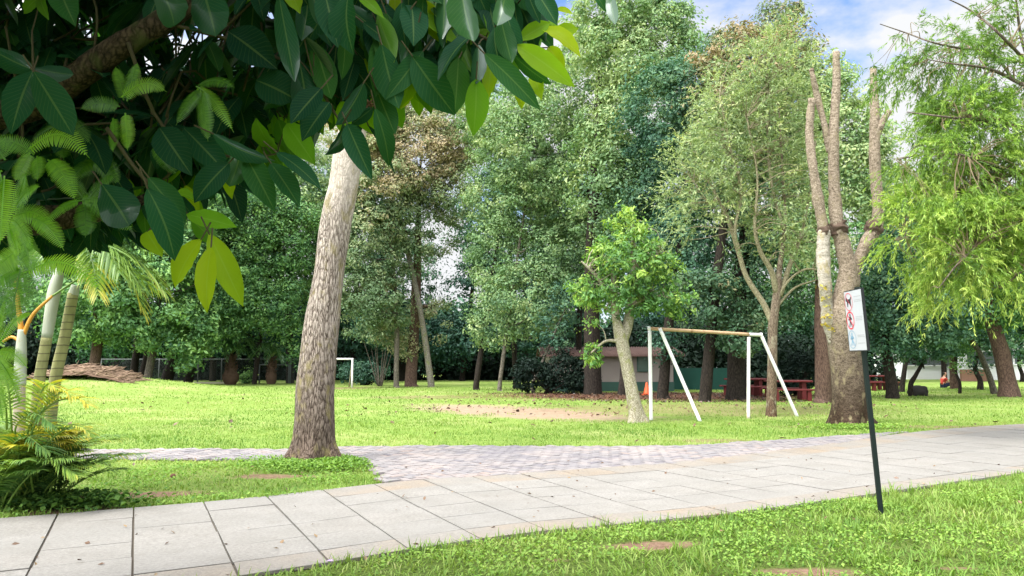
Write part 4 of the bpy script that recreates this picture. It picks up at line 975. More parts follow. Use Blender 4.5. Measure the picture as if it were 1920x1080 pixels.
tree('far dark trunk at the picture edge beyond the stout leaning one', 1914, 717, 7, [(1920, 620, 60, 60)], 'dark', 'dark', 32, L=.3, per=40, group=GT, Y=58)

# second row of trees closing the gaps between the trunks
GB = 'dim trees of the second row'
for k, (lab, px, Yd, w, bl, fo) in enumerate([
 ('dim trunk of the second row seen under the brush heap trees', 215, 60, 12, [(215, 470, 110, 150), (215, 610, 80, 60)], 'left'),
 ('dim second row tree behind the chain link fence', 400, 60, 12, [(395, 420, 110, 160), (410, 590, 90, 80)], 'dark'),
 ('dim second row tree between small goal and leaning trunk', 565, 60, 12, [(575, 450, 100, 150), (570, 600, 80, 80)], 'dark'),
 ('dim second row tree behind the white goal', 665, 60, 12, [(670, 470, 85, 160), (670, 610, 70, 70)], 'dark'),
 ('dim second row tree behind the brown forking trunk', 755, 61, 11, [(755, 520, 65, 120), (760, 620, 80, 60)], 'dark'),
 ('dim second row tree at the near side of the sky gap', 868, 61, 10, [(885, 560, 50, 80), (870, 630, 70, 55), (905, 400, 60, 110)], 'dark'),
 ('dim second row tree behind the middle crown', 985, 60, 12, [(985, 440, 95, 150), (975, 600, 80, 75)], 'dark'),
 ('dim second row tree beyond the hut roof', 1095, 58, 12, [(1090, 430, 95, 150), (1060, 570, 60, 60)], 'dark'),
 ('dim second row tree above the hut gable', 1215, 58, 12, [(1220, 420, 90, 160), (1225, 570, 80, 60)], 'dark'),
 ('dim second row tree behind the swing top bar', 1345, 58, 12, [(1345, 480, 90, 150), (1345, 600, 80, 60)], 'dark'),
 ('dim second row tree behind the feathery tree', 1460, 58, 12, [(1465, 470, 90, 160), (1465, 610, 90, 60)], 'left'),
 ('dim second row tree filling the space behind the lopped limbs', 1590, 58, 12, [(1595, 470, 80, 150), (1590, 610, 80, 65)], 'left'),
 ('dim second row tree past the sign', 1655, 60, 10, [(1680, 560, 80, 100), (1690, 420, 70, 100)], 'dark'),
 ('dim second row tree whose boughs hang over the far lawn', 1770, 60, 10, [(1780, 560, 90, 80), (1800, 450, 100, 100)], 'left'),
 ('dim second row tree above the white far building', 1880, 60, 10, [(1890, 560, 90, 80)], 'dark')]):
    tree(lab, px, 700, w, [b + ((-.45,) if b[1] >= 560 else (0,)) for b in bl], fo, 'dark', 200 + k, L=.34, cr=1.0, per=55, dens=.9, group=GB, Y=Yd, limbs=3)  # low blobs tinted darker, painting the shade under the boughs

# --- leaning trunk in the middle, growing at the brick path
def hero_trunk(pts_px, Y, mat, root, name='trunk', n=44, seg=40, rough=.07, seed=3, lobes=0, dz=0):
    pts = [P(a, b, Y) for a, b, w in pts_px]; pts[0][2] = min(pts[0][2], -.05)
    q, rr = smooth_path(pts, n, [w * mpp(Y) / 2 for a, b, w in pts_px])
    m = MB(); m.tube(q, rr[:, 0], seg, rough=rough, seed=seed, freq=6, stretch=.3)
    if lobes:
        V = m.v[0].reshape(n, seg, 3); th = np.linspace(0, 2 * math.pi, seg, endpoint=False)
        for i in range(n):
            f = max(0, 1 - (q[i, 2]) / .55); V[i] = q[i] + (V[i] - q[i]) * (1 + f * f * .5 * (np.cos(th * lobes + 1) * .5 + .35 + .3 * np.cos(th * 3)))[:, None]
        m.v[0] = V.reshape(-1, 3)
    return m.build(name, mat, root)
Y0 = t0[1]
mid_bark = bark_mat('bark_leaning_trunk', (0.055, 0.042, 0.034), (0.215, 0.182, 0.157), (0.42, 0.375, 0.335), 1.0, .3, 1.0, .03, moss=(0.20, 0.17, 0.075), pale_z=(4.1, 5.6), pale=(0.42, 0.37, 0.325), foot=(.4, 2.8, (0.33, 0.27, 0.235)), vor=.26, fine=26)
r_ = thing('leaning_tree', 'pale barked leaning trunk growing at the rounded end of the brick path', 'tree', t0)
hero_trunk([(586, 872, 92), (587, 850, 84), (588, 820, 76), (592, 727, 70), (600, 634, 65), (613, 540, 58), (621, 478, 56), (630, 416, 58), (643, 354, 56), (650, 304, 56), (660, 250, 52), (668, 180, 50), (676, 60, 44), (690, -120, 36), (700, -260, 24)], Y0, mid_bark, r_, n=90, seg=64, rough=.05, lobes=5)
for a, b in (((672, 100), (590, -260)), ((686, -60), (800, -320)), ((695, -160), (680, -400))):
    m = MB(); m.tube(smooth_path([P(*a, Y0), (P(*a, Y0) + P(*b, Y0)) / 2 + (0, .2, -.15), P(*b, Y0 + .4)], 12), np.linspace(.13, .03, 12), 10); m.build('branch', mid_bark, r_)
mb, _ = crown(rs(61), [(P(590, -290, Y0), np.array([1.2, 1.2, .7])), (P(800, -330, Y0), np.array([1.1, 1.1, .7])), (P(690, -420, Y0), np.array([1.1, 1.1, .8]))], .18, .45, .45, 26, .5)
mb.build('crown', FM['left'], r_, smooth=False)

# --- lopped tree behind the sign
g = G(1593, 797); Y1 = g[1]
lop_bark = bark_mat('bark_lopped_tree', (0.045, 0.035, 0.026), (0.185, 0.15, 0.112), (0.38, 0.325, 0.26), 1.1, 1.6, .7, .02, fine=12, vor=.08, moss=(0.20, 0.17, 0.10), foot=(.7, 3.3, (0.17, 0.135, 0.11)))
lop_pale = bark_mat('bark_lopped_pale', (0.13, 0.115, 0.09), (0.31, 0.285, 0.24), (0.47, 0.445, 0.395), 1.1, 2.6, .5, .012, fine=10, vor=.05, moss=(0.26, 0.22, 0.10))
scar = plain_mat('pruning_scar', (0.11, 0.078, 0.06), .95, .1, .4, 20, .8)
r_ = thing('lopped_tree', 'pollarded tree with bare cut limbs and no crown behind the sign', 'tree', g)
hero_trunk([(1594, 800, 70), (1593, 780, 64), (1592, 740, 60), (1589, 700, 57), (1584, 650, 58), (1579, 605, 60), (1583, 560, 44), (1590, 520, 36), (1588, 490, 28)], Y1, lop_bark, r_, n=60, seg=40, rough=.06, lobes=4)
rng_l = rs(77)
def limb(pts, mat, seed):
    hero_l = [P(a, b, Y1 + d) + rng_l.normal(0, .025, 3) * (0 < i_ < len(pts) - 1) for i_, (a, b, w, d) in enumerate(pts)]
    q, rr = smooth_path(hero_l, 50, [w * mpp(Y1) / 2 * .88 for a, b, w, d in pts])
    m = MB(); m.tube(q, rr[:, 0] * (1 + .10 * vnoise(np.stack([np.arange(50) * .21 + seed, 0 * np.arange(50), 0 * np.arange(50)], -1), seed)), 26, rough=.11, seed=seed, freq=9, stretch=1.2); return m.build('limb', mat, r_)
tag(limb([(1568, 640, 34, 0), (1552, 585, 30, -.05), (1545, 530, 27, -.1), (1545, 480, 26, -.1), (1545, 432, 24, -.1)], lop_pale, 5), 'pale grey lower limb')
limb([(1545, 436, 24, -.1), (1536, 385, 23, -.1), (1526, 320, 20, -.1), (1523, 250, 18, -.1), (1522, 185, 16, -.1)], lop_bark, 6)
limb([(1590, 540, 42, 0), (1588, 500, 36, 0), (1578, 450, 30, 0), (1572, 425, 29, 0), (1566, 370, 25, 0), (1563, 300, 24, 0), (1563, 230, 21, 0), (1566, 160, 17, 0), (1568, 98, 14, 0)], lop_bark, 7)
limb([(1556, 285, 16, .05), (1548, 235, 14, .02), (1534, 185, 13, 0), (1524, 150, 11, 0), (1521, 130, 9, 0)], lop_bark, 8)
limb([(1596, 540, 34, .1), (1605, 500, 26, .1), (1622, 460, 26, .1), (1642, 422, 27, .1), (1643, 385, 23, .1), (1641, 300, 23, .1), (1640, 230, 20, .1), (1638, 180, 16, .1), (1637, 128, 13, .1)], lop_bark, 9)
limb([(1642, 262, 16, .1), (1655, 232, 14, .05), (1668, 208, 12, .0)], lop_bark, 10)
for (a, b, w, d), n_ in (((1545, 432, 29, -.1), 1), ((1572, 428, 37, 0), 2), ((1638, 428, 36, .1), 3), ((1522, 133, 12, 0), 4)):
    m = MB(); c = P(a, b, Y1 + d); k = w * mpp(Y1) / 2
    u = np.linspace(-1, 1, 14); q = np.array([c + np.array([.15 * x * k, 0, x * k * .85]) for x in u])
    m.tube(q, k * (.60 + .26 * np.cos(u * 1.5) ** 2), 24, rough=.30, seed=20 + n_, freq=11, stretch=1); m.build('pruning_knot', scar, r_)
m, _ = crown(rs(70), [(P(1553, 600, Y1 - .25), np.array([.16, .1, .3])), (P(1546, 555, Y1 - .2), np.array([.12, .1, .3]))], .1, .5, .12, 8, .25, tint=(.7, .2))
m.build('sprout_foliage', leaf_mat('yellow_sprout', L3((0.2, 0.22, 0.03), (0.4, 0.32, 0.03), (0.5, 0.36, 0.03)), .3), r_, smooth=False)

# --- slender feathery tree by the swing
def strands(rng, cents, cr, per, L, W_, tint, hang=1.0, spread=1.0):
    """drooping narrow leaves set along short hanging twigs"""
    mb = MB()
    for c, tn in zip(cents, tint):
        k = max(4, int(per * rng.uniform(.6, 1.4)))
        o = rng.normal(0, 1, (k, 3)) * cr * np.array([1, 1, .7]) * .55
        C = c + o
        D = nrm(np.stack([o[:, 0] / cr * spread + rng.normal(0, .5, k), o[:, 1] / cr * spread + rng.normal(0, .5, k), -hang * np.ones(k) + rng.normal(0, .45, k)], -1))
        Nn = nrm(rng.normal(0, 1, (k, 3)) + (0, -.3, .6)); Nn = nrm(Nn - D * np.sum(Nn * D, -1, keepdims=True))
        l = L * rng.uniform(.6, 1.4, k); V, Q = quads_leaf(C, D, Nn, l, np.full(k, W_) * rng.uniform(.7, 1.3, k), .05)
        mb.add(V, Q=Q, tint=np.repeat(np.clip(tn + rng.normal(0, .12, k), 0, 1), 4))
    return mb
def twiggy(root, mat, rng, base_pts, rad, cents, n, name='branches', r1=.004, sag=.0):
    m = MB()
    for q in rng.permutation(len(cents))[:n]:
        c = cents[q]; d = np.linalg.norm(base_pts - c, axis=1) + np.maximum(0, base_pts[:, 2] - c[2]) * .8 * (sag == 0); k = d.argmin()
        mid = (base_pts[k] + c) / 2 + rng.normal(0, .08, 3) + np.array([0, 0, .12 * d[k]])
        m.tube(smooth_path([base_pts[k], mid, c], 8), np.linspace(min(rad[k] * .6, .02), r1, 8), 5, cap=False)
    return m.build(name, mat, root)
def spray_crown(rng, bp, cents, tn, shoots, ln, droop, nleaf, L, W_, up, spread, tipt=.2, hang=.2):
    """short leafy shoots fanning out from twig ends, narrow leaves set along each"""
    mb = MB()
    for c, t0_ in zip(cents, tn):
        d = np.linalg.norm(bp - c, axis=1); b = nrm(c - bp[d.argmin()])
        D0 = nrm(b * .9 + rng.normal(0, spread, (shoots, 3)) + np.array([0, 0, up]))
        l = ln * rng.uniform(.5, 1.4, shoots)
        t = rng.uniform(.05, 1, (shoots, nleaf))
        p = c + D0[:, None, :] * (t * l[:, None])[..., None]; p[..., 2] -= droop * l[:, None] * t ** 2
        T = D0[:, None, :] + np.array([0, 0, -2 * droop]) * t[..., None]
        k = shoots * nleaf; p = p.reshape(k, 3); T = nrm(T.reshape(k, 3))
        D = nrm(T * .8 + rng.normal(0, .42, (k, 3)) + np.array([0, 0, -hang]))
        Nn = nrm(rng.normal(0, 1, (k, 3)) + (0, 0, .8)); Nn = nrm(Nn - D * np.sum(Nn * D, -1, keepdims=True))
        ll = L * rng.uniform(.6, 1.35, k); V, Q = quads_leaf(p + D * ll[:, None] * .5, D, Nn, ll, W_ * rng.uniform(.7, 1.3, k), .05)
        mb.add(V, Q=Q, tint=np.repeat(np.clip(t0_ + (t.ravel() - .5) * tipt + rng.normal(0, .1, k), 0, 1), 4))
    return mb
g = G(1446, 781); Y2 = g[1]; rng = rs(71)
sl_bark = bark_mat('bark_slender', (0.05, 0.036, 0.027), (0.15, 0.115, 0.085), (0.27, 0.225, 0.17), 1.6, .3, .6, .015, moss=(0.30, 0.28, 0.2), foot=(.4, 2.4, (0.62, 0.5, 0.43)))
sl_pale = bark_mat('bark_slender_limb', (0.10, 0.09, 0.055), (0.235, 0.215, 0.135), (0.36, 0.34, 0.23), 1.6, .4, .5, .01)
r_ = thing('feathery_tree', 'slender multi stemmed tree with feathery grey green crown beside the swing', 'tree', g)
hero_trunk([(1446, 783, 22), (1446, 760, 19), (1448, 690, 17), (1449, 640, 17), (1450, 600, 18), (1456, 560, 15), (1462, 500, 10), (1472, 420, 7), (1468, 330, 5), (1460, 200, 3)], Y2, sl_bark, r_, n=50, seg=18, rough=.1)
SL = [[(1448, 605, 13), (1432, 570, 11), (1400, 520, 10), (1384, 470, 9), (1365, 410, 8), (1345, 370, 6), (1315, 315, 4), (1290, 260, 2)], [(1456, 550, 12), (1447, 510, 10), (1425, 470, 8), (1415, 420, 6), (1420, 330, 4), (1400, 220, 3)],
      [(1462, 555, 11), (1480, 500, 9), (1502, 440, 7), (1515, 380, 5), (1530, 260, 3)], [(1386, 470, 7), (1378, 430, 6), (1390, 360, 5), (1370, 280, 4), (1350, 180, 3)], [(1470, 430, 7), (1450, 360, 6), (1440, 280, 5), (1440, 150, 3)],
      [(1456, 560, 7), (1480, 525, 5), (1510, 505, 4), (1545, 508, 2)], [(1456, 575, 6), (1490, 540, 4), (1530, 525, 2)], [(1345, 372, 5), (1330, 380, 3), (1300, 340, 2)]]
bp, br = [], []
for k, l in enumerate(SL):
    q, rr = smooth_path([P(a, b, Y2 + (.0 if i_ == 0 else (-1) ** k * .12 * i_)) for i_, (a, b, w) in enumerate(l)], 26, [w * mpp(Y2) / 2 for a, b, w in l])
    m = MB(); m.tube(q, rr[:, 0], 9, rough=.08, seed=k); m.build('limb', sl_pale, r_); bp.append(q[6:]); br.append(rr[6:, 0])
bp, br = np.concatenate(bp), np.concatenate(br)
cents, tn = [], []
for (cx, cy_, rx, ry, n_) in ((1400, 250, 125, 120, 210), (1440, 150, 100, 80, 130), (1325, 320, 80, 90, 110), (1490, 300, 70, 150, 150), (1400, 400, 110, 80, 90), (1500, 460, 50, 60, 40), (1460, 90, 60, 40, 40), (1275, 380, 40, 90, 36), (1340, 210, 60, 60, 50)):
    u = nrm(rng.normal(0, 1, (n_, 3))) * (rng.uniform(0, 1, n_) ** .5)[:, None]
    cents.append(P(cx, cy_, Y2) + u * np.array([rx * mpp(Y2), 1.6, ry * mpp(Y2)])); tn.append(np.clip(rng.normal(.45, .22, n_), 0, 1))
cents, tn = np.concatenate(cents), np.concatenate(tn)
twiggy(r_, sl_pale, rng, bp, br, cents, 420, 'crown_twigs')
spray_crown(rng, bp, cents, tn, 5, .55, .18, 9, .12, .03, .35, .55, .25, .15).build('crown', FM['feather'], r_, smooth=False)

# --- young tree in front of the swing
g = G(1193, 792); Y3 = g[1]; rng = rs(81)
yg_bark = bark_mat('bark_young', (0.10, 0.09, 0.06), (0.24, 0.22, 0.155), (0.42, 0.40, 0.33), 1.4, .6, .5, .015, moss=(0.17, 0.18, 0.055))
r_ = thing('young_tree', 'young tree with pale mossy leaning trunk and rounded bright green crown', 'tree', g)
hero_trunk([(1194, 794, 36), (1192, 775, 28), (1186, 740, 24), (1178, 700, 23), (1170, 660, 24), (1163, 628, 24), (1156, 600, 16), (1151, 560, 14), (1150, 500, 7)], Y3, yg_bark, r_, n=44, seg=24, rough=.07, lobes=3)
YL = [[(1166, 645, 20), (1178, 605, 19), (1183, 560, 15), (1190, 500, 11), (1186, 440, 7), (1182, 395, 3)], [(1184, 550, 10), (1215, 500, 8), (1240, 470, 4)], [(1185, 570, 9), (1225, 555, 6), (1265, 560, 3)], [(1152, 570, 10), (1120, 520, 7), (1090, 490, 3)], [(1152, 590, 9), (1115, 565, 6), (1075, 555, 3)], [(1162, 640, 8), (1135, 640, 5), (1108, 662, 3)]]
bp, br = [], []
for k, l in enumerate(YL):
    q, rr = smooth_path([P(a, b, Y3 + (-1) ** k * .1 * i_) for i_, (a, b, w) in enumerate(l)], 20, [w * mpp(Y3) / 2 for a, b, w in l])
    m = MB(); m.tube(q, rr[:, 0], 10, rough=.06, seed=k); m.build('limb', yg_bark, r_); bp.append(q[4:]); br.append(rr[4:, 0])
s3 = mpp(Y3)
bl = [(P(a, b, Y3), np.array([rx * s3, rx * s3 * .9, ry * s3]), td, dk) for a, b, rx, ry, td, dk in ((1185, 500, 78, 62, .05, 1), (1182, 425, 44, 40, .2, .9), (1110, 545, 48, 38, .12, .9), (1250, 560, 50, 42, 0, .9), (1170, 560, 75, 42, -.12, .9), (1140, 480, 46, 42, .1, .8), (1235, 490, 40, 45, .05, .8), (1180, 398, 14, 16, .35, .9), (1108, 665, 22, 28, .15, .7), (1112, 608, 18, 18, .1, .6))]
mb, cents = crown(rng, bl, .125, .40, .21, 24, .58, droop=.4, tint=(.46, .17), up=.7, shell=.35, back=.9)
twiggy(r_, yg_bark, rng, np.concatenate(bp), np.concatenate(br), cents, 130, 'crown_twigs')
mb.build('crown', FM['young'], r_, smooth=False)

# --- weeping tree, its trunk just beyond the frame
rng = rs(91); Y4 = 14.5; tb = np.array([11.6, 15.6, 0.0])
wp_bark = bark_mat('bark_weeping', (0.035, 0.028, 0.022), (0.10, 0.08, 0.065), (0.19, 0.165, 0.14), 1.2, .3, .7, .02)
wp_twig = plain_mat('weeping_twig', (0.22, 0.17, 0.11), .85, .15)
r_ = thing('weeping_tree', 'weeping tree with long drooping yellow green feathery foliage entering above the lawn', 'tree', tb)
q, rr = smooth_path([tb + (0, 0, -.1), tb + (-.1, 0, 1.2), tb + (.05, 0, 2.8), tb + (0, -.3, 4.6), tb + (-.5, -.6, 7.0), tb + (-1.0, -.8, 9.5)], 40, [.36, .27, .25, .22, .14, .04])
m = MB(); m.tube(q, rr[:, 0], 20, rough=.1, seed=4); m.build('trunk', wp_bark, r_)
WL = [([(2060, 300), (1960, 190), (1900, 150), (1850, 128), (1790, 120), (1740, 112)], .055), ([(2060, 420), (1960, 330), (1880, 330), (1800, 350), (1720, 400), (1680, 450)], .07), ([(2050, 260), (1950, 150), (1880, 70), (1820, 20), (1760, -10)], .045), ([(2050, 470), (1950, 420), (1880, 430), (1810, 480), (1760, 540)], .06),
      ([(1900, 150), (1860, 100), (1800, 90), (1750, 80), (1700, 62), (1650, 45)], .03), ([(1880, 320), (1800, 290), (1730, 290), (1680, 300)], .035), ([(2060, 340), (1970, 260), (1880, 230), (1780, 220), (1700, 210)], .06), ([(2080, 500), (1990, 480), (1930, 500), (1880, 540)], .05), ([(1980, 250), (1920, 90), (1905, 0), (1890, -80)], .04)]
bp, br = [], []
for k, (l, r0) in enumerate(WL):
    st = q[np.abs(q[:, 2] - P(*l[0], Y4)[2]).argmin()] if k in (0, 1, 2, 3, 6, 7) else P(*l[0], Y4)
    pts = [st] + [P(a, b, Y4 + rng.uniform(-.8, .8)) for a, b in l[1:]]
    z, rr2 = smooth_path(pts, 34, np.linspace(r0, .008, len(pts)))
    m = MB(); m.tube(z, rr2[:, 0], 9, rough=.1, seed=k); m.build('limb', wp_bark, r_); bp.append(z[8:]); br.append(rr2[8:, 0])
bp, br = np.concatenate(bp), np.concatenate(br)
cents, tn = [], []
WB = [(1815, 320, 110, 60, 100, .45), (1775, 400, 75, 75, 110, .5), (1855, 430, 85, 85, 150, .5), (1775, 500, 60, 45, 60, .55), (1870, 520, 55, 35, 45, .5), (1735, 290, 36, 50, 30, .3), (1770, 215, 62, 60, 58, .25), (1830, 220, 95, 60, 84, .25), (1790, 120, 90, 45, 44, .12), (1860, 55, 85, 55, 46, .1), (1900, 320, 60, 90, 80, .4), (1710, 110, 60, 60, 24, .05), (1960, 420, 80, 140, 90, .4), (1712, 440, 20, 40, 16, .6), (1755, 560, 14, 24, 9, .7), (1905, 160, 60, 60, 34, .2), (1715, 370, 26, 50, 22, .55)]
for cx, cy_, rx, ry, n_, td in WB:
    u = nrm(rng.normal(0, 1, (n_, 3))) * (rng.uniform(0, 1, n_) ** .45)[:, None]
    cents.append(P(cx, cy_, Y4) + u * np.array([rx * mpp(Y4), 1.2, ry * mpp(Y4)])); tn.append(np.clip(rng.normal(td, .17, n_), 0, 1))
cents, tn = np.concatenate(cents), np.concatenate(tn)
twiggy(r_, wp_twig, rng, bp, br, cents, 620, 'crown_twigs', .003, sag=1)
spray_crown(rng, bp, cents, tn, 5, .46, .5, 24, .10, .016, .0, .6, .45, .3).build('crown', FM['weep'], r_, smooth=False)

# --- undergrowth and far wood
rng = rs(101)
def mass(name, label, cat, n, xr, yr, zr, L, per, cr, fol, tint):
    mb = MB(); c = np.stack([rng.uniform(*xr, n), rng.uniform(*yr, n), zr[0] + (zr[1] - zr[0]) * rng.uniform(0, 1, n) ** 1.2], -1)
    c[:, 2] *= .75 + .35 * vnoise(np.stack([c[:, 0] * .22, c[:, 1] * .1, 0 * c[:, 0]], -1), 5)
    idx = np.repeat(np.arange(n), per); m_ = len(idx); v = nrm(rng.normal(0, 1, (m_, 3)))
    C = c[idx] + v * cr * (rng.uniform(0, 1, m_) ** .4)[:, None]; C[:, 2] = np.maximum(C[:, 2], .05)
    Nn = nrm(v + (0, -.2, .6) + rng.normal(0, .4, (m_, 3))); D = nrm(np.cross(Nn, rng.normal(0, 1, (m_, 3))))
    l = L * rng.uniform(.6, 1.4, m_); V, Q = quads_leaf(C, D, Nn, l, l * .5)
    mb.add(V, Q=Q, tint=np.repeat(np.clip(tint + .2 * rng.normal(0, 1, n)[idx] * .6 + rng.normal(0, .1, m_), 0, 1), 4))
    return tag(mb.build(name, FM[fol], smooth=False), label, cat, kind='stuff')
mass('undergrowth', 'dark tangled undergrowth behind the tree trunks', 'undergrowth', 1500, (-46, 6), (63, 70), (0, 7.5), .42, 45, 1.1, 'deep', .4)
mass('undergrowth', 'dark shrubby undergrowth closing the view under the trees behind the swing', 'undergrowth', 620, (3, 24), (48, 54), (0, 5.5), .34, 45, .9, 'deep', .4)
mass('far_wood', 'far wood closing the view behind the trees', 'wood', 1500, (-75, 90), (88, 104), (0, 9), .8, 40, 2.0, 'dark', .3)

# ------------------------------------------------------------------ swing frame
paint = plain_mat('white_paint', (0.74, 0.74, 0.76), .55, .4, .12, 5, .15, dirt=((0.36, 0.22, 0.13), 4.5, .66))
rust = plain_mat('rusty_paint', (0.50, 0.34, 0.21), .75, .3, .35, 9, .2, dirt=((0.20, 0.085, 0.035), 6, .55))
gl, gr_ = G(1220, 789), G(1403, 783)
r_ = thing('swing_frame', 'bare white swing frame with rusty top bar and splayed legs', 'swing frame', (gl + gr_) / 2)
YA, YB = gl[1], gr_[1] - .1
A_top, B_top = P(1217, 616, YA), P(1427, 628, YB + .15)
def bar(pts, r, name, mat, parent, n=14, k=20):
    m = MB(); q = smooth_path(pts, k); m.tube(q, r, n); return m.build(name, mat, parent)
bar([A_top, A_top * .5 + B_top * .5, P(1404, 627, YB)], .045, 'top_bar', rust, r_)
bar([P(1403, 627, YB), B_top], .046, 'bar_end', paint, r_)
def leg(a, b, mat=paint, r=.046):
    b = np.array(b); b[2] = -.05; bar([a, (np.asarray(a) + b) / 2, b], r, 'leg', mat, r_)
leg(P(1218, 620, YA), G(1221, 788)); leg(P(1237, 615, YA - .02), G(1314, 790))
tag(r_.children[-1], 'splayed leg nearest the young tree')
leg(P(1404, 632, YB), G(1403, 784), plain_mat('flaking_paint', (0.66, 0.64, 0.62), .6, .35, .2, 5, .2, dirt=((0.48, 0.28, 0.16), 2.2, .55))); leg(B_top, G(1496, 781))
for t_ in (A_top, B_top):
    m = MB(); m.tube([t_ - (.03, 0, .0), t_ + (.03, 0, .0)], .06, 14); m.build('joint', paint, r_)

# ------------------------------------------------------------------ sign
blk = plain_mat('sign_post_paint', (0.006, 0.013, 0.012), .55, .2, .3, 8, .1)
frm = plain_mat('sign_frame', (0.013, 0.015, 0.018), .55, .2, .2)
whi = plain_mat('sign_face', (0.44, 0.455, 0.49), .35, .5, .08, 3, .02)
red = plain_mat('sign_red', (0.62, 0.03, 0.06), .4, .4, .1); blu = plain_mat('sign_blue', (0.16, 0.30, 0.42), .4, .4, .1); ink = plain_mat('sign_ink', (0.03, 0.03, 0.04), .5, .3, .1); gry = plain_mat('sign_text', (0.33, 0.34, 0.36), .5, .3, .1)
B_ = G(1652, 964); T_ = P(1606, 530, B_[1]); zl = nrm(T_ - B_)
r_ = thing('park_sign', 'leaning dark post with narrow white panel of prohibition pictograms', 'sign', B_)
ph = R(91); nf = np.array([-math.sin(ph), -math.cos(ph), 0]); nf = nrm(nf - zl * np.dot(nf, zl)); xr_ = np.cross(zl, nf)
AX = np.array([xr_, -nf, zl])
pc = P(1611, 600, B_[1] - .04)
pcz = np.dot(pc - B_, zl); top = pcz + .335
m = MB(); m.box(B_ + zl * (top / 2 - .1), (.042, .042, top + .2), axes=AX); pst = m.build('post', blk, r_, smooth=False)
bv = pst.modifiers.new('edge', 'BEVEL'); bv.width = .004; bv.segments = 2
c0 = B_ + zl * pcz + nf * (.021 + .014) + xr_ * (-.012)
PW, PH = .43, .625
m = MB(); m.box(c0, (PW, .026, PH), axes=AX); pan = m.build('panel', frm, r_, smooth=False); bv = pan.modifiers.new('edge', 'BEVEL'); bv.width = .003; bv.segments = 2
def on(u, v, e=.0): return c0 + xr_ * u + zl * v + nf * (.0135 + e)
m = MB(); m.add([on(-PW / 2 + .012, -PH / 2 + .01, .001), on(PW / 2 - .012, -PH / 2 + .01, .001), on(PW / 2 - .012, PH / 2 - .01, .001), on(-PW / 2 + .012, PH / 2 - .01, .001)], Q=[[0, 1, 2, 3]])
m.build('panel_face', whi, pan, smooth=False)
def ring(u, v, r, w, mat, e):
    m = MB(); th = np.linspace(0, 2 * math.pi, 40, endpoint=False)
    V = [on(u + rr * math.cos(t), v + rr * math.sin(t), e) for t in th for rr in (r, r - w)]
    m.add(V, Q=[[2 * i, 2 * ((i + 1) % 40), 2 * ((i + 1) % 40) + 1, 2 * i + 1] for i in range(40)])
    c, s = math.cos(R(-45)), math.sin(R(-45)); rr, h = r - w * .4, w * .4
    m.add([on(u + a * rr * c - b * h * s, v + a * rr * s + b * h * c, e) for a, b in ((-1, -1), (1, -1), (1, 1), (-1, 1))], Q=[[0, 1, 2, 3]])
    return m.build('prohibition_ring', mat, pan, smooth=False)
def shape(pts, mat, e, name='pictogram'):
    m = MB(); n = len(pts); c = np.mean(pts, 0); m.add([on(c[0], c[1], e)] + [on(a, b, e) for a, b in pts], T=[[0, 1 + i, 1 + (i + 1) % n] for i in range(n)]); return m
U0 = -.108
def dog(u, v, s):
    return [(u + a * s, v + b * s) for a, b in ((-.5, .1), (-.42, .32), (-.3, .34), (-.2, .2), (.3, .2), (.45, .38), (.48, .3), (.38, .1), (.36, -.35), (.26, -.35), (.22, -.05), (-.14, -.05), (-.18, -.35), (-.28, -.35), (-.3, 0.0))]
def figure(u, v, s):
    return [(u + a * s, v + b * s) for a, b in ((-.06, .5), (.08, .5), (.1, .36), (.05, .3), (.3, .12), (.26, .04), (.08, .14), (.1, -.1), (.26, -.46), (.14, -.48), (0, -.16), (-.16, -.48), (-.28, -.44), (-.12, -.08), (-.12, .12), (-.3, .0), (-.34, .08), (-.08, .3), (-.1, .36))]
for k, (v, fn, mt, rm) in enumerate(((.195, dog, ink, red), (.005, figure, ink, red), (-.19, figure, blu, blu))):
    fn_m = shape(fn(U0, v, .14), mt, .002); fn_m.build('pictogram', mt, pan, smooth=False)
    ring(U0, v, .093, .014 if k == 1 else .007, rm, .003)
m = MB()
rng = rs(7)
for v0, nl in ((.235, 1), (.20, 2), (.03, 3), (-.155, 2), (-.235, 1)):
    for l in range(nl):
        x = .025
        while x < .17:
            w = rng.uniform(.008, .024); m.add([on(a, b, .002) for a, b in ((x, v0 - l * .016), (min(x + w, .178), v0 - l * .016), (min(x + w, .178), v0 - l * .016 + .007), (x, v0 - l * .016 + .007))], Q=[[0, 1, 2, 3]]); x += w + .006
m.build('text_lines', gry, pan, smooth=False)

# ------------------------------------------------------------------ goals, fence
g = G(660, 727); r_ = thing('football_goal', 'white goal frame standing at the far edge, partly behind the leaning trunk', 'goal', g)
YG = g[1]; s = mpp(YG); hg = P(660, 673, YG)[2]
gp_ = plain_mat('goal_paint', (0.68, 0.69, 0.68), .5, .4, .15)
gw = np.array([-3.0, 1.6, 0])
bar([g, g + (0, 0, hg)], .055, 'post', gp_, r_, k=4); bar([g + gw, g + gw + (0, 0, hg)], .055, 'post', gp_, r_, k=4)
bar([g + (.05, 0, hg), g + gw + (0, 0, hg)], .055, 'crossbar', gp_, r_, k=4)
bk = np.array([-.1, 1.3, 0])
bar([g + (0, 0, hg), g + np.array([-.38, 1.0, 0])], .035, 'back_stay', plain_mat('goal_stay', (0.42, 0.38, 0.28), .6, .3), r_, k=4); bar([g + gw + (0, 0, hg), g + gw + np.array([-.38, 1.0, 0])], .035, 'back_stay', gp_, r_, k=4)
dull = plain_mat('galvanised_steel', (0.085, 0.10, 0.10), .6, .4, .2)
g2 = G(541, 719); r_ = thing('small_goal', 'dim grey goal frame in the shade behind a stubby palm', 'goal', g2)
h2 = P(541, 684, g2[1])[2]; w2 = np.array([P(487, 684, g2[1])[0] - g2[0], 0, 0])
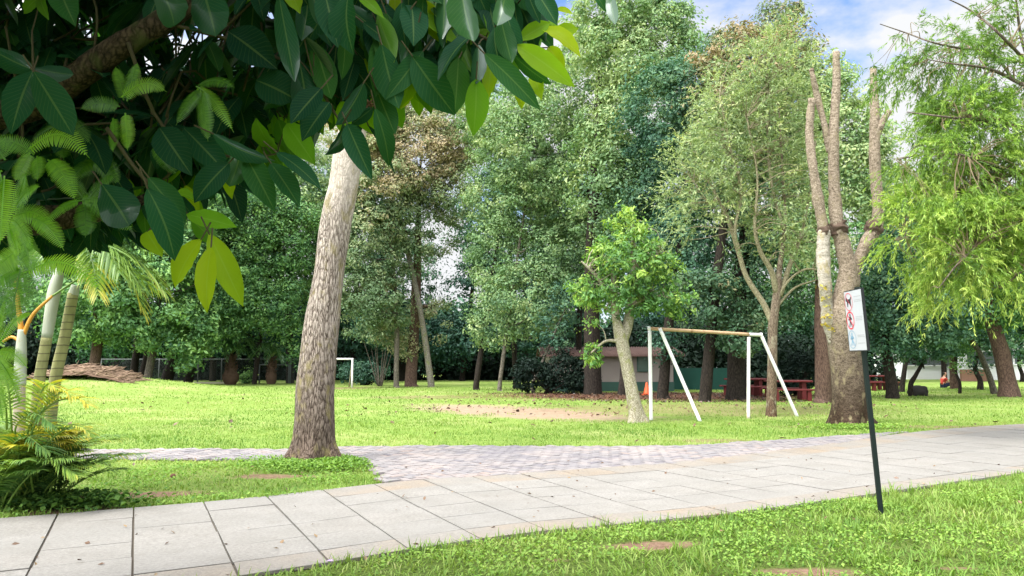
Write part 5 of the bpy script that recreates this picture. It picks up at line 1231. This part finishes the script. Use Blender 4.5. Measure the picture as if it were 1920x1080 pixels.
bar([g2, g2 + (0, 0, h2)], .05, 'post', dull, r_, k=4); bar([g2 + w2, g2 + w2 + (0, 0, h2)], .05, 'post', dull, r_, k=4); bar([g2 + (0, 0, h2), g2 + w2 + (0, 0, h2)], .05, 'crossbar', dull, r_, k=4)
YF = 53.5; r_ = thing('chain_link_fence', 'grey chain link fence in the shade behind the field', 'fence', (P(370, 678, YF)[0], YF, 0))
fx = [P(a, 678, YF)[0] for a in (190, 250, 299, 372, 416, 480, 545, 600)]
for a in fx: bar([(a, YF, -.05), (a, YF, 1.72)], .045, 'post', dull, r_, n=8, k=3)
bar([(fx[0], YF, 1.66), (fx[-1], YF, 1.66)], .035, 'top_rail', dull, r_, n=8, k=3)
m = MB(); xx = fx[0]
while xx < fx[-1] - 1.6:
    for sgn in (1, -1):
        a = np.array([xx if sgn > 0 else xx + 1.6, YF - .05, .02]); b = a + np.array([1.6 * sgn, 0, 1.6]); m.tube([a, b], .0035, 3, cap=False)
    xx += .11
m.build('wire_mesh', dull, r_)
m = MB(); m.box(((P(372, 678, YF)[0] + P(430, 678, YF)[0]) / 2, YF - .35, .05), (2.3, .18, .12)); r_ = m.build('concrete_kerb', plain_mat('kerb_concrete', (0.38, 0.35, 0.28), .9, .1), smooth=False)
tag(r_, 'pale concrete kerb on the ground below the chain link fence', 'kerb')

# stubby shaggy palms at the field edge
shag = plain_mat('shaggy_palm_trunk', (0.10, 0.065, 0.045), .95, .1, .5, 8, .8)
def stub_palm(px, by, lab, h, wd, seed):
    rng = rs(seed); g = G(px, by); r_ = thing('stubby_palm', lab, 'palm', g, 'stubby palms by the fence')
    m = MB(); z = np.linspace(-.05, h, 24); m.tube(np.stack([np.full(24, g[0]), np.full(24, g[1]), z], -1), wd * (np.where(z < h * .45, .75 + .35 * np.sin(np.clip(z / (h * .45), 0, 1) * 3.1), .75 - .5 * (z - h * .45) / (h * .55))), 14, rough=.15, seed=seed, freq=6, stretch=1)
    for k in range(90):
        a, zz = rng.uniform(0, 6.28), rng.uniform(.1, h); d = np.array([math.cos(a), math.sin(a), 0]); b = np.array([g[0], g[1], zz]) + d * wd * .6
        m.tube([b, b + d * .12 + (0, 0, .08), b + d * .16 + (0, 0, .2)], [.05, .035, .008], 5)
    m.build('trunk', shag, r_)
    for k in range(16):
        c = np.array([g[0], g[1], h]); palm_frond(arch(c, rng.uniform(-180, 180), rng.uniform(1.6, 2.3), rng.uniform(.5, .9), rng.uniform(.3, .9)), .45, 22, rng, rng.uniform(.02, .2), None, .5, .04).build('frond', palm_m, r_, smooth=False)
stub_palm(432, 721, 'wider stubby palm with shaggy bulbous base next to the fence bay', 2.0, .46, 3)
stub_palm(508, 720, 'slimmer stubby palm with shaggy base before the small grey goal', 1.8, .34, 4)
# pale multi stemmed shrub
rng = rs(8); g = G(712, 724); r_ = thing('thin_stem_shrub', 'fan of thin pale bare stems under the dark trees', 'shrub', g)
m = MB()
for k in range(8):
    a = -0.45 + .9 * k / 7; h = rng.uniform(2.4, 3.6); e = g + np.array([math.sin(a) * h * .75, rng.normal(0, .3), h * math.cos(a * .8)])
    m.tube(smooth_path([g + (a * .25, 0, 0), (g + e) / 2 + (a * .15, 0, .1), e], 10), np.linspace(.04, .012, 10), 6)
m.build('stems', BARK['grey'], r_)
mb, _ = crown(rng, [(g + (0, 0, 3.8), np.array([1.9, 1.2, 1.3]))], .22, .4, .5, 30, .7); mb.build('foliage', FM['dark'], r_, smooth=False)
def bush(lab, px, by, blobs, fol, seed, name='shrub', **kw):
    rng = rs(seed); g = G(px, by); s = mpp(g[1]); r_ = thing(name, lab, 'hedge' if 'hedge' in name else 'shrub', g)
    mb, c = crown(rng, [(P(a, b, g[1]), np.array([rx * s, max(.6, rx * s * .6), ry * s])) for a, b, rx, ry in blobs], kw.get('L', .16), .5, .35, 40, 1.0, tint=(kw.get('t', .2), .12), shell=.5)
    m = MB()
    for q in rng.permutation(len(c))[:20]: m.tube(smooth_path([g + rng.normal(0, .1, 3) * (1, 1, 0), (g + c[q]) / 2 + rng.normal(0, .1, 3), c[q]], 6), np.linspace(.035, .01, 6), 5)
    m.build('stems', BARK['dark'], r_); mb.build('foliage', FM[fol], r_, smooth=False); return r_
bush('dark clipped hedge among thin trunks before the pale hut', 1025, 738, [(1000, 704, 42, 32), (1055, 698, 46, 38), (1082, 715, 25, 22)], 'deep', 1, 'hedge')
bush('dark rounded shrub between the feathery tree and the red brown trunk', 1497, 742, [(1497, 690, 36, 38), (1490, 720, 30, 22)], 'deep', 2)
bush('low leafy shrub under the dark trees beside the white goal', 690, 722, [(690, 700, 34, 22), (655, 695, 20, 20)], 'dark', 3)
bush('small yellowish green shrub growing between the two stubby palms', 462, 719, [(463, 705, 12, 13)], 'left', 4, t=.7)
bush('leafy green shrub on the bank by the three close trunks', 345, 712, [(340, 690, 28, 24), (300, 705, 25, 10)], 'left', 5, t=.5)

# ------------------------------------------------------------------ brush heap
rng = rs(12); g = G(200, 722); g = np.array([P(176, 678, 37.5)[0], 37.5, 0])
r_ = thing('brush_heap', 'long brown heap of dry fronds and bark on the grassy bank', 'brush heap', g)
m = MB(); nu, nv = 40, 14
u, v = np.meshgrid(np.linspace(-2.4, 2.1, nu), np.linspace(-1.0, 1.2, nv), indexing='ij')
hx = g[0] + u; hy = g[1] + v; ht = .5 * np.clip(1 - ((u + .4) / 2.4) ** 2, 0, 1) ** .7 * np.clip(1 - (v / 1.2) ** 2, 0, 1) ** .6
hz = terrain(hx, hy) - .02 + ht * (1 + .35 * vnoise(np.stack([hx, hy, 0 * hx], -1) * 3, 2))
i, j = np.meshgrid(np.arange(nu - 1), np.arange(nv - 1), indexing='ij'); k = i * nv + j
m.add(np.stack([hx, hy, hz], -1), Q=np.stack([k, k + nv, k + nv + 1, k + 1], -1).reshape(-1, 4), tint=.2)
m.build('heap', plain_mat('brush_litter', (0.13, 0.085, 0.06), .95, .1, .5, 9, .9), r_)
m = MB()
for q in range(420):
    a, b = rng.randint(0, nu), rng.randint(1, nv - 1); c = np.array([hx[a, b], hy[a, b], hz[a, b] + .03]); an = rng.normal(-.15, .35); L_ = rng.uniform(.3, 1.3)
    d = np.array([math.cos(an), rng.normal(0, .4), -math.sin(an) * .6 - .1 * (a > nu * .6)]) * L_ / 2
    if c[2] - abs(d[2]) < terrain(c[0], c[1]) - .1: continue
    m.tube([c - d, c + rng.normal(0, .03, 3), c + d], [.012, .03, .01], 5)
m.build('dry_frond', plain_mat('dry_frond', (0.27, 0.19, 0.135), .9, .1, .5, 3, .4), r_)

# ------------------------------------------------------------------ hut
YH = 39.5; hx0, hx1 = P(1030, 678, YH)[0], P(1262, 678, YH)[0]; r_ = thing('park_hut', 'low beige hut with tiled roof half hidden behind the young tree', 'hut', ((hx0 + hx1) / 2, YH + 2.5, 0))
beige = plain_mat('beige_render', (0.27, 0.235, 0.22), .9, .15, .12, 2); grn = plain_mat('green_dado', (0.04, 0.09, 0.075), .8, .2, .25, 3)
HT = P(1100, 663, YH)[2]; HB = P(1100, 716, YH)[2]
m = MB(); m.box(((hx0 + hx1) / 2, YH + 2.5, HT / 2), (hx1 - hx0, 5, HT)); m.build('wall', beige, r_, smooth=False)
m = MB(); m.box(((hx0 + hx1) / 2, YH - .02, HB / 2), (hx1 - hx0 + .06, .05, HB)); m.build('painted_base', grn, r_, smooth=False)
tile = plain_mat('clay_tile', (0.13, 0.08, 0.07), .85, .2, .35, 5, .4)
m = MB(); nx = 56; x = np.linspace(hx0 - .5, hx1 + .5, nx * 3 + 1)
for sgn in (1, -1):
    ye, yr, ze, zr = (YH - .55, YH + 2.5, HT - .06, HT + .38) if sgn > 0 else (YH + 5.55, YH + 2.5, HT - .06, HT + .38)
    w_ = .035 * np.cos(np.arange(len(x)) * 2 * math.pi / 3)
    V = np.concatenate([np.stack([x, np.full_like(x, ye), ze + w_], -1), np.stack([x, np.full_like(x, yr), zr + w_], -1), np.stack([x, np.full_like(x, ye), ze - .09 + 0 * w_], -1)])
    n = len(x); a = np.arange(n - 1); m.add(V, Q=np.concatenate([np.stack([a, a + 1, a + n + 1, a + n], -1), np.stack([a + 2 * n, a + 2 * n + 1, a + 1, a], -1)]))
m.build('roof', tile, r_)
m = MB(); 
for xg in (hx0 - .02, hx1 + .02): m.add([(xg, YH, HT), (xg, YH + 5, HT), (xg, YH + 2.5, HT + .31)], T=[[0, 1, 2]])
m.build('gable', beige, r_, smooth=False)
wx0, wx1 = P(1195, 678, YH)[0], P(1216, 678, YH)[0]; wz0, wz1 = P(1200, 697, YH)[2], P(1200, 667, YH)[2]
m = MB(); m.box(((wx0 + wx1) / 2, YH - .03, (wz0 + wz1) / 2), (wx1 - wx0, .05, wz1 - wz0)); wn_ = m.build('window', plain_mat('window_glass', (0.03, 0.07, 0.06), .15, .6, .1), r_, smooth=False)
m = MB()
for a, b, c, d in ((wx0 - .03, wx0 + .03, wz0, wz1), (wx1 - .03, wx1 + .03, wz0, wz1), (wx0 + .03, wx1 - .03, wz1 - .05, wz1), (wx0 + .03, wx1 - .03, wz0, wz0 + .05)): m.box(((a + b) / 2, YH - .06, (c + d) / 2), (b - a, .05, d - c))
m.build('frame', grn, wn_, smooth=False)
# teal screen fence beside the hut
YT = 41.0; r_ = thing('screen_fence', 'green mesh screen fence behind the swing', 'fence', (P(1320, 678, YT)[0], YT, 0))
tx0, tx1 = P(1262, 678, YT)[0], P(1372, 678, YT)[0]; th_ = P(1300, 690, YT)[2]
m = MB(); nn = 60; xx = np.linspace(tx0, tx1, nn); V = np.concatenate([np.stack([xx, YT + .05 * np.sin(xx * 5), np.full(nn, z)], -1) for z in (.03, th_)] + [np.stack([xx, YT + .02 + .05 * np.sin(xx * 5), np.full(nn, z)], -1) for z in (.03, th_)]); a = np.arange(nn - 1)
m.add(V, Q=np.concatenate([np.stack([a, a + 1, a + nn + 1, a + nn], -1), np.stack([a + 2 * nn + 1, a + 2 * nn, a + 3 * nn, a + 3 * nn + 1], -1)])); m.build('screen', plain_mat('green_screen', (0.018, 0.075, 0.062), .8, .2, .3, 2), r_)
for k in range(5): x = tx0 + (tx1 - tx0) * k / 4; bar([(x, YT + .1, -.05), (x, YT + .1, th_ + .05)], .03, 'post', dull, r_, n=8, k=3)
# orange cone by the hut
g = G(1213, 741); r_ = thing('traffic_cone', 'orange cone on the ground by the hut window', 'cone', g)
orange = plain_mat('orange_plastic', (0.62, 0.10, 0.03), .5, .4, .1)
m = MB(); z = np.linspace(.03, .58, 8); m.tube(np.stack([np.full(8, g[0]), np.full(8, g[1]), z], -1), np.linspace(.17, .035, 8), 20); m.build('cone', orange, r_)
m = MB(); m.box((g[0], g[1], .02), (.42, .42, .04)); m.build('base', orange, r_, smooth=False)

# ------------------------------------------------------------------ red picnic tables
redp = plain_mat('dark_red_paint', (0.13, 0.016, 0.018), .6, .35, .3, 6, .2)
def picnic(lab, px, by, rz, Y):
    g = np.array([P(px, 678, Y)[0], Y, 0]); r_ = thing('picnic_table', lab, 'picnic table', g, 'red picnic tables under the trees')
    c, s_ = math.cos(rz), math.sin(rz); ax = np.array([[c, s_, 0], [-s_, c, 0], [0, 0, 1]])
    def bx(name, items):
        m = MB()
        for p, sz in items: m.box(g + np.array(p) @ ax, sz, axes=ax)
        o = m.build(name, redp, r_, smooth=False); b = o.modifiers.new('edge', 'BEVEL'); b.width = .012; b.segments = 2
    bx('table_top', [((0, 0, .74), (1.7, .8, .07))])
    for sx in (-.55, .55): bx('leg', [((sx, 0, .355), (.16, .5, .7))])
    for sy in (-.75, .75):
        bx('bench', [((0, sy, .43), (1.7, .32, .06))])
        for sx in (-.6, .6): bx('bench_leg', [((sx, sy, .2), (.14, .24, .4))])
picnic('dark red picnic table showing beside the white upright swing leg', 1398, 745, .15, 34.0)
picnic('dark red picnic table behind the trunk of the feathery tree', 1476, 754, -.12, 30.5)
picnic('far dark picnic table in shade past the lopped tree', 1642, 735, .1, 41.0)

# ------------------------------------------------------------------ boulder, far buildings, person
g = G(1722, 742); rng = rs(3)
import bmesh
bm = bmesh.new(); bmesh.ops.create_icosphere(bm, subdivisions=4, radius=1)
for v in bm.verts:
    n_ = 1 + .22 * float(vnoise(np.array([v.co.x, v.co.y, v.co.z]) * 1.6, 4)) + .06 * float(vnoise(np.array([v.co.x, v.co.y, v.co.z]) * 5, 5))
    v.co = Vector((v.co.x * .42 * n_ + g[0], v.co.y * .35 * n_ + g[1], max(-.05, v.co.z * .3 * n_ + .17)))
for f in bm.faces: f.smooth = True
me = bpy.data.meshes.new('boulder'); bm.to_mesh(me); bm.free(); me.materials.append(plain_mat('dark_stone', (0.035, 0.033, 0.03), .9, .2, .4, 5, .6))
o = bpy.data.objects.new('boulder', me); COL.objects.link(o); tag(o, 'dark boulder on the grass at the foot of the small forked tree', 'boulder')

pale = plain_mat('pale_render', (0.62, 0.62, 0.66), .9, .15, .1, 1); glass = plain_mat('dark_glass', (0.06, 0.07, 0.09), .2, .6, .1); shed = plain_mat('grey_roof_sheet', (0.34, 0.33, 0.33), .7, .3, .2, 2)
def building(lab, px0, px1, Y, h, nwin, mat=pale):
    x0, x1 = P(px0, 678, Y)[0], P(px1, 678, Y)[0]; r_ = thing('far_building', lab, 'building', ((x0 + x1) / 2, Y + 3, 0))
    m = MB(); m.box(((x0 + x1) / 2, Y + 3, h / 2), (x1 - x0, 6, h)); m.build('wall', mat, r_, smooth=False)
    m = MB(); m.box(((x0 + x1) / 2, Y + 2.9, h + .1), (x1 - x0 + .8, 7, .2)); m.build('roof', shed, r_, smooth=False)
    for k in range(nwin):
        xc = x0 + (x1 - x0) * (k + .5) / nwin
        m = MB(); m.box((xc, Y - .02, h * .55), (1.1, .06, 1.0)); w = m.build('window', glass, r_, smooth=False)
        m = MB(); m.box((xc, Y - .06, h * .55 - .55), (1.3, .12, .09)); m.build('sill', mat, w, smooth=False)
building('long pale building far beyond the sitting person', 1700, 1800, 66, 3.1, 4)
building('white far building seen between the slanting trunks', 1812, 1960, 64, 3.3, 5, plain_mat('white_render', (0.74, 0.74, 0.78), .9, .15, .1, 1))
building('pale far building glimpsed through trunks behind the swing', 1350, 1440, 74, 2.0, 3)
m = MB(); x0, x1 = P(1800, 678, 60)[0], P(1850, 678, 60)[0]; m.box(((x0 + x1) / 2, 60, .45), (x1 - x0, .25, .9)); o = m.build('brick_wall', plain_mat('low_brick', (0.30, 0.17, 0.12), .9, .1, .4, 6), smooth=False); tag(o, 'low brownish wall in front of the white far building', 'wall')

def skin_obj(name, pts, edges, mat, parent, sub=2):
    me = bpy.data.meshes.new(name); me.from_pydata([tuple(map(float, p[:3])) for p in pts], edges, []); o = bpy.data.objects.new(name, me); COL.objects.link(o)
    o.modifiers.new('skin', 'SKIN'); 
    for v, p in zip(me.skin_vertices[0].data, pts): v.radius = (p[3], p[3])
    me.skin_vertices[0].data[0].use_root = True
    sb = o.modifiers.new('sub', 'SUBSURF'); sb.levels = sub; sb.render_levels = sub
    me.materials.append(mat); o.parent = parent; o.matrix_parent_inverse = Matrix.Translation(-Vector(parent.location)); return o
g = G(1768, 727); r_ = thing('person', 'person in a red top and dark trousers sitting on the grass, legs outstretched', 'person', g)
skin_c = plain_mat('skin', (0.42, 0.24, 0.17), .6, .3, .05); redc = plain_mat('red_shirt', (0.45, 0.06, 0.05), .9, .1, .1); drk = plain_mat('dark_trousers', (0.02, 0.025, 0.05), .9, .1, .1); hairm = plain_mat('dark_hair', (0.015, 0.012, 0.01), .6, .3, .1)
def pt_(x, y, z, r): return (g[0] + x, g[1] + y, z, r)
body = [pt_(0, 0, .14, .14), pt_(.03, 0, .34, .12), pt_(.08, 0, .52, .13), pt_(.10, 0, .62, .06), pt_(.13, 0, .70, .055), pt_(.17, 0, .80, .10), pt_(.16, 0, .88, .07),
        pt_(.08, -.19, .54, .055), pt_(.20, -.24, .34, .045), pt_(.38, -.18, .30, .035), pt_(.46, -.16, .30, .03), pt_(.08, .19, .54, .055), pt_(.20, .24, .34, .045), pt_(.38, .18, .30, .035), pt_(.46, .16, .30, .03),
        pt_(.05, -.1, .12, .1), pt_(.48, -.14, .24, .075), pt_(.86, -.13, .08, .05), pt_(.93, -.13, .13, .045), pt_(.05, .1, .12, .1), pt_(.46, .14, .22, .075), pt_(.86, .13, .08, .05), pt_(.93, .13, .13, .045)]
skin_obj('body', body, [(0, 1), (1, 2), (2, 3), (3, 4), (4, 5), (5, 6), (2, 7), (7, 8), (8, 9), (9, 10), (2, 11), (11, 12), (12, 13), (13, 14), (0, 15), (15, 16), (16, 17), (17, 18), (0, 19), (19, 20), (20, 21), (21, 22)], skin_c, r_)
skin_obj('shirt', [pt_(0, 0, .16, .155), pt_(.03, 0, .34, .14), pt_(.08, 0, .52, .145), pt_(.09, 0, .59, .09), pt_(.08, -.20, .53, .07), pt_(.15, -.23, .42, .062), pt_(.08, .20, .53, .07), pt_(.15, .23, .42, .062)], [(0, 1), (1, 2), (2, 3), (2, 4), (4, 5), (2, 6), (6, 7)], redc, r_)
skin_obj('trousers', [pt_(0, 0, .13, .15), pt_(.06, -.1, .12, .115), pt_(.48, -.14, .24, .09), pt_(.80, -.13, .10, .065), pt_(.06, .1, .12, .115), pt_(.46, .14, .22, .09), pt_(.80, .13, .10, .065)], [(0, 1), (1, 2), (2, 3), (0, 4), (4, 5), (5, 6)], drk, r_)
skin_obj('hair', [pt_(.13, 0, .87, .09), pt_(.10, 0, .82, .085), pt_(.09, 0, .74, .06)], [(0, 1), (1, 2)], hairm, r_)

# ------------------------------------------------------------------ small things in the grass
g = G(617, 1077); r_ = thing('purple_flower', 'small purple flower in the grass at the path edge', 'flower', g)
m = MB(); m.tube([g, g + (.005, 0, .05), g + (.004, 0, .085)], [.002, .002, .0015], 5); m.build('stem', weed_m, r_)
m = MB()
for k in range(6):
    a = k * 6.283 / 6; d = np.array([math.cos(a), math.sin(a), 0]); c = g + (.004, 0, .085)
    big_leaf(m, c, c + d * .024 + (0, 0, .012), .016, np.array([0, 0, 1.0]) - d * .3, .1, .1, .5)
m.build('petals', plain_mat('purple_petal', (0.42, 0.30, 0.62), .7, .2, .1), r_)
g = G(231, 941); m = MB(); big_leaf(m, g + (-.07, 0, .03), g + (.07, .02, .035), .06, np.array([.1, -.3, 1.0]), .08, .12, .95)
tag(m.build('dry_leaf', dead_m), 'single pale dry leaf lying on the bare earth by the path', 'leaf')
g = G(324, 899); m = MB(); u = np.linspace(-1, 1, 9); m.tube(np.stack([g[0] + u * .035, np.full(9, g[1]), .045 + 0 * u], -1), .032 * np.sqrt(np.clip(1 - u ** 2, .02, 1)), 10, rough=.15, seed=3, freq=40, stretch=1)
tag(m.build('seed_pod', plain_mat('seed_pod', (0.12, 0.06, 0.04), .8, .2)), 'small round brown seed pod on the grass strip', 'seed pod')
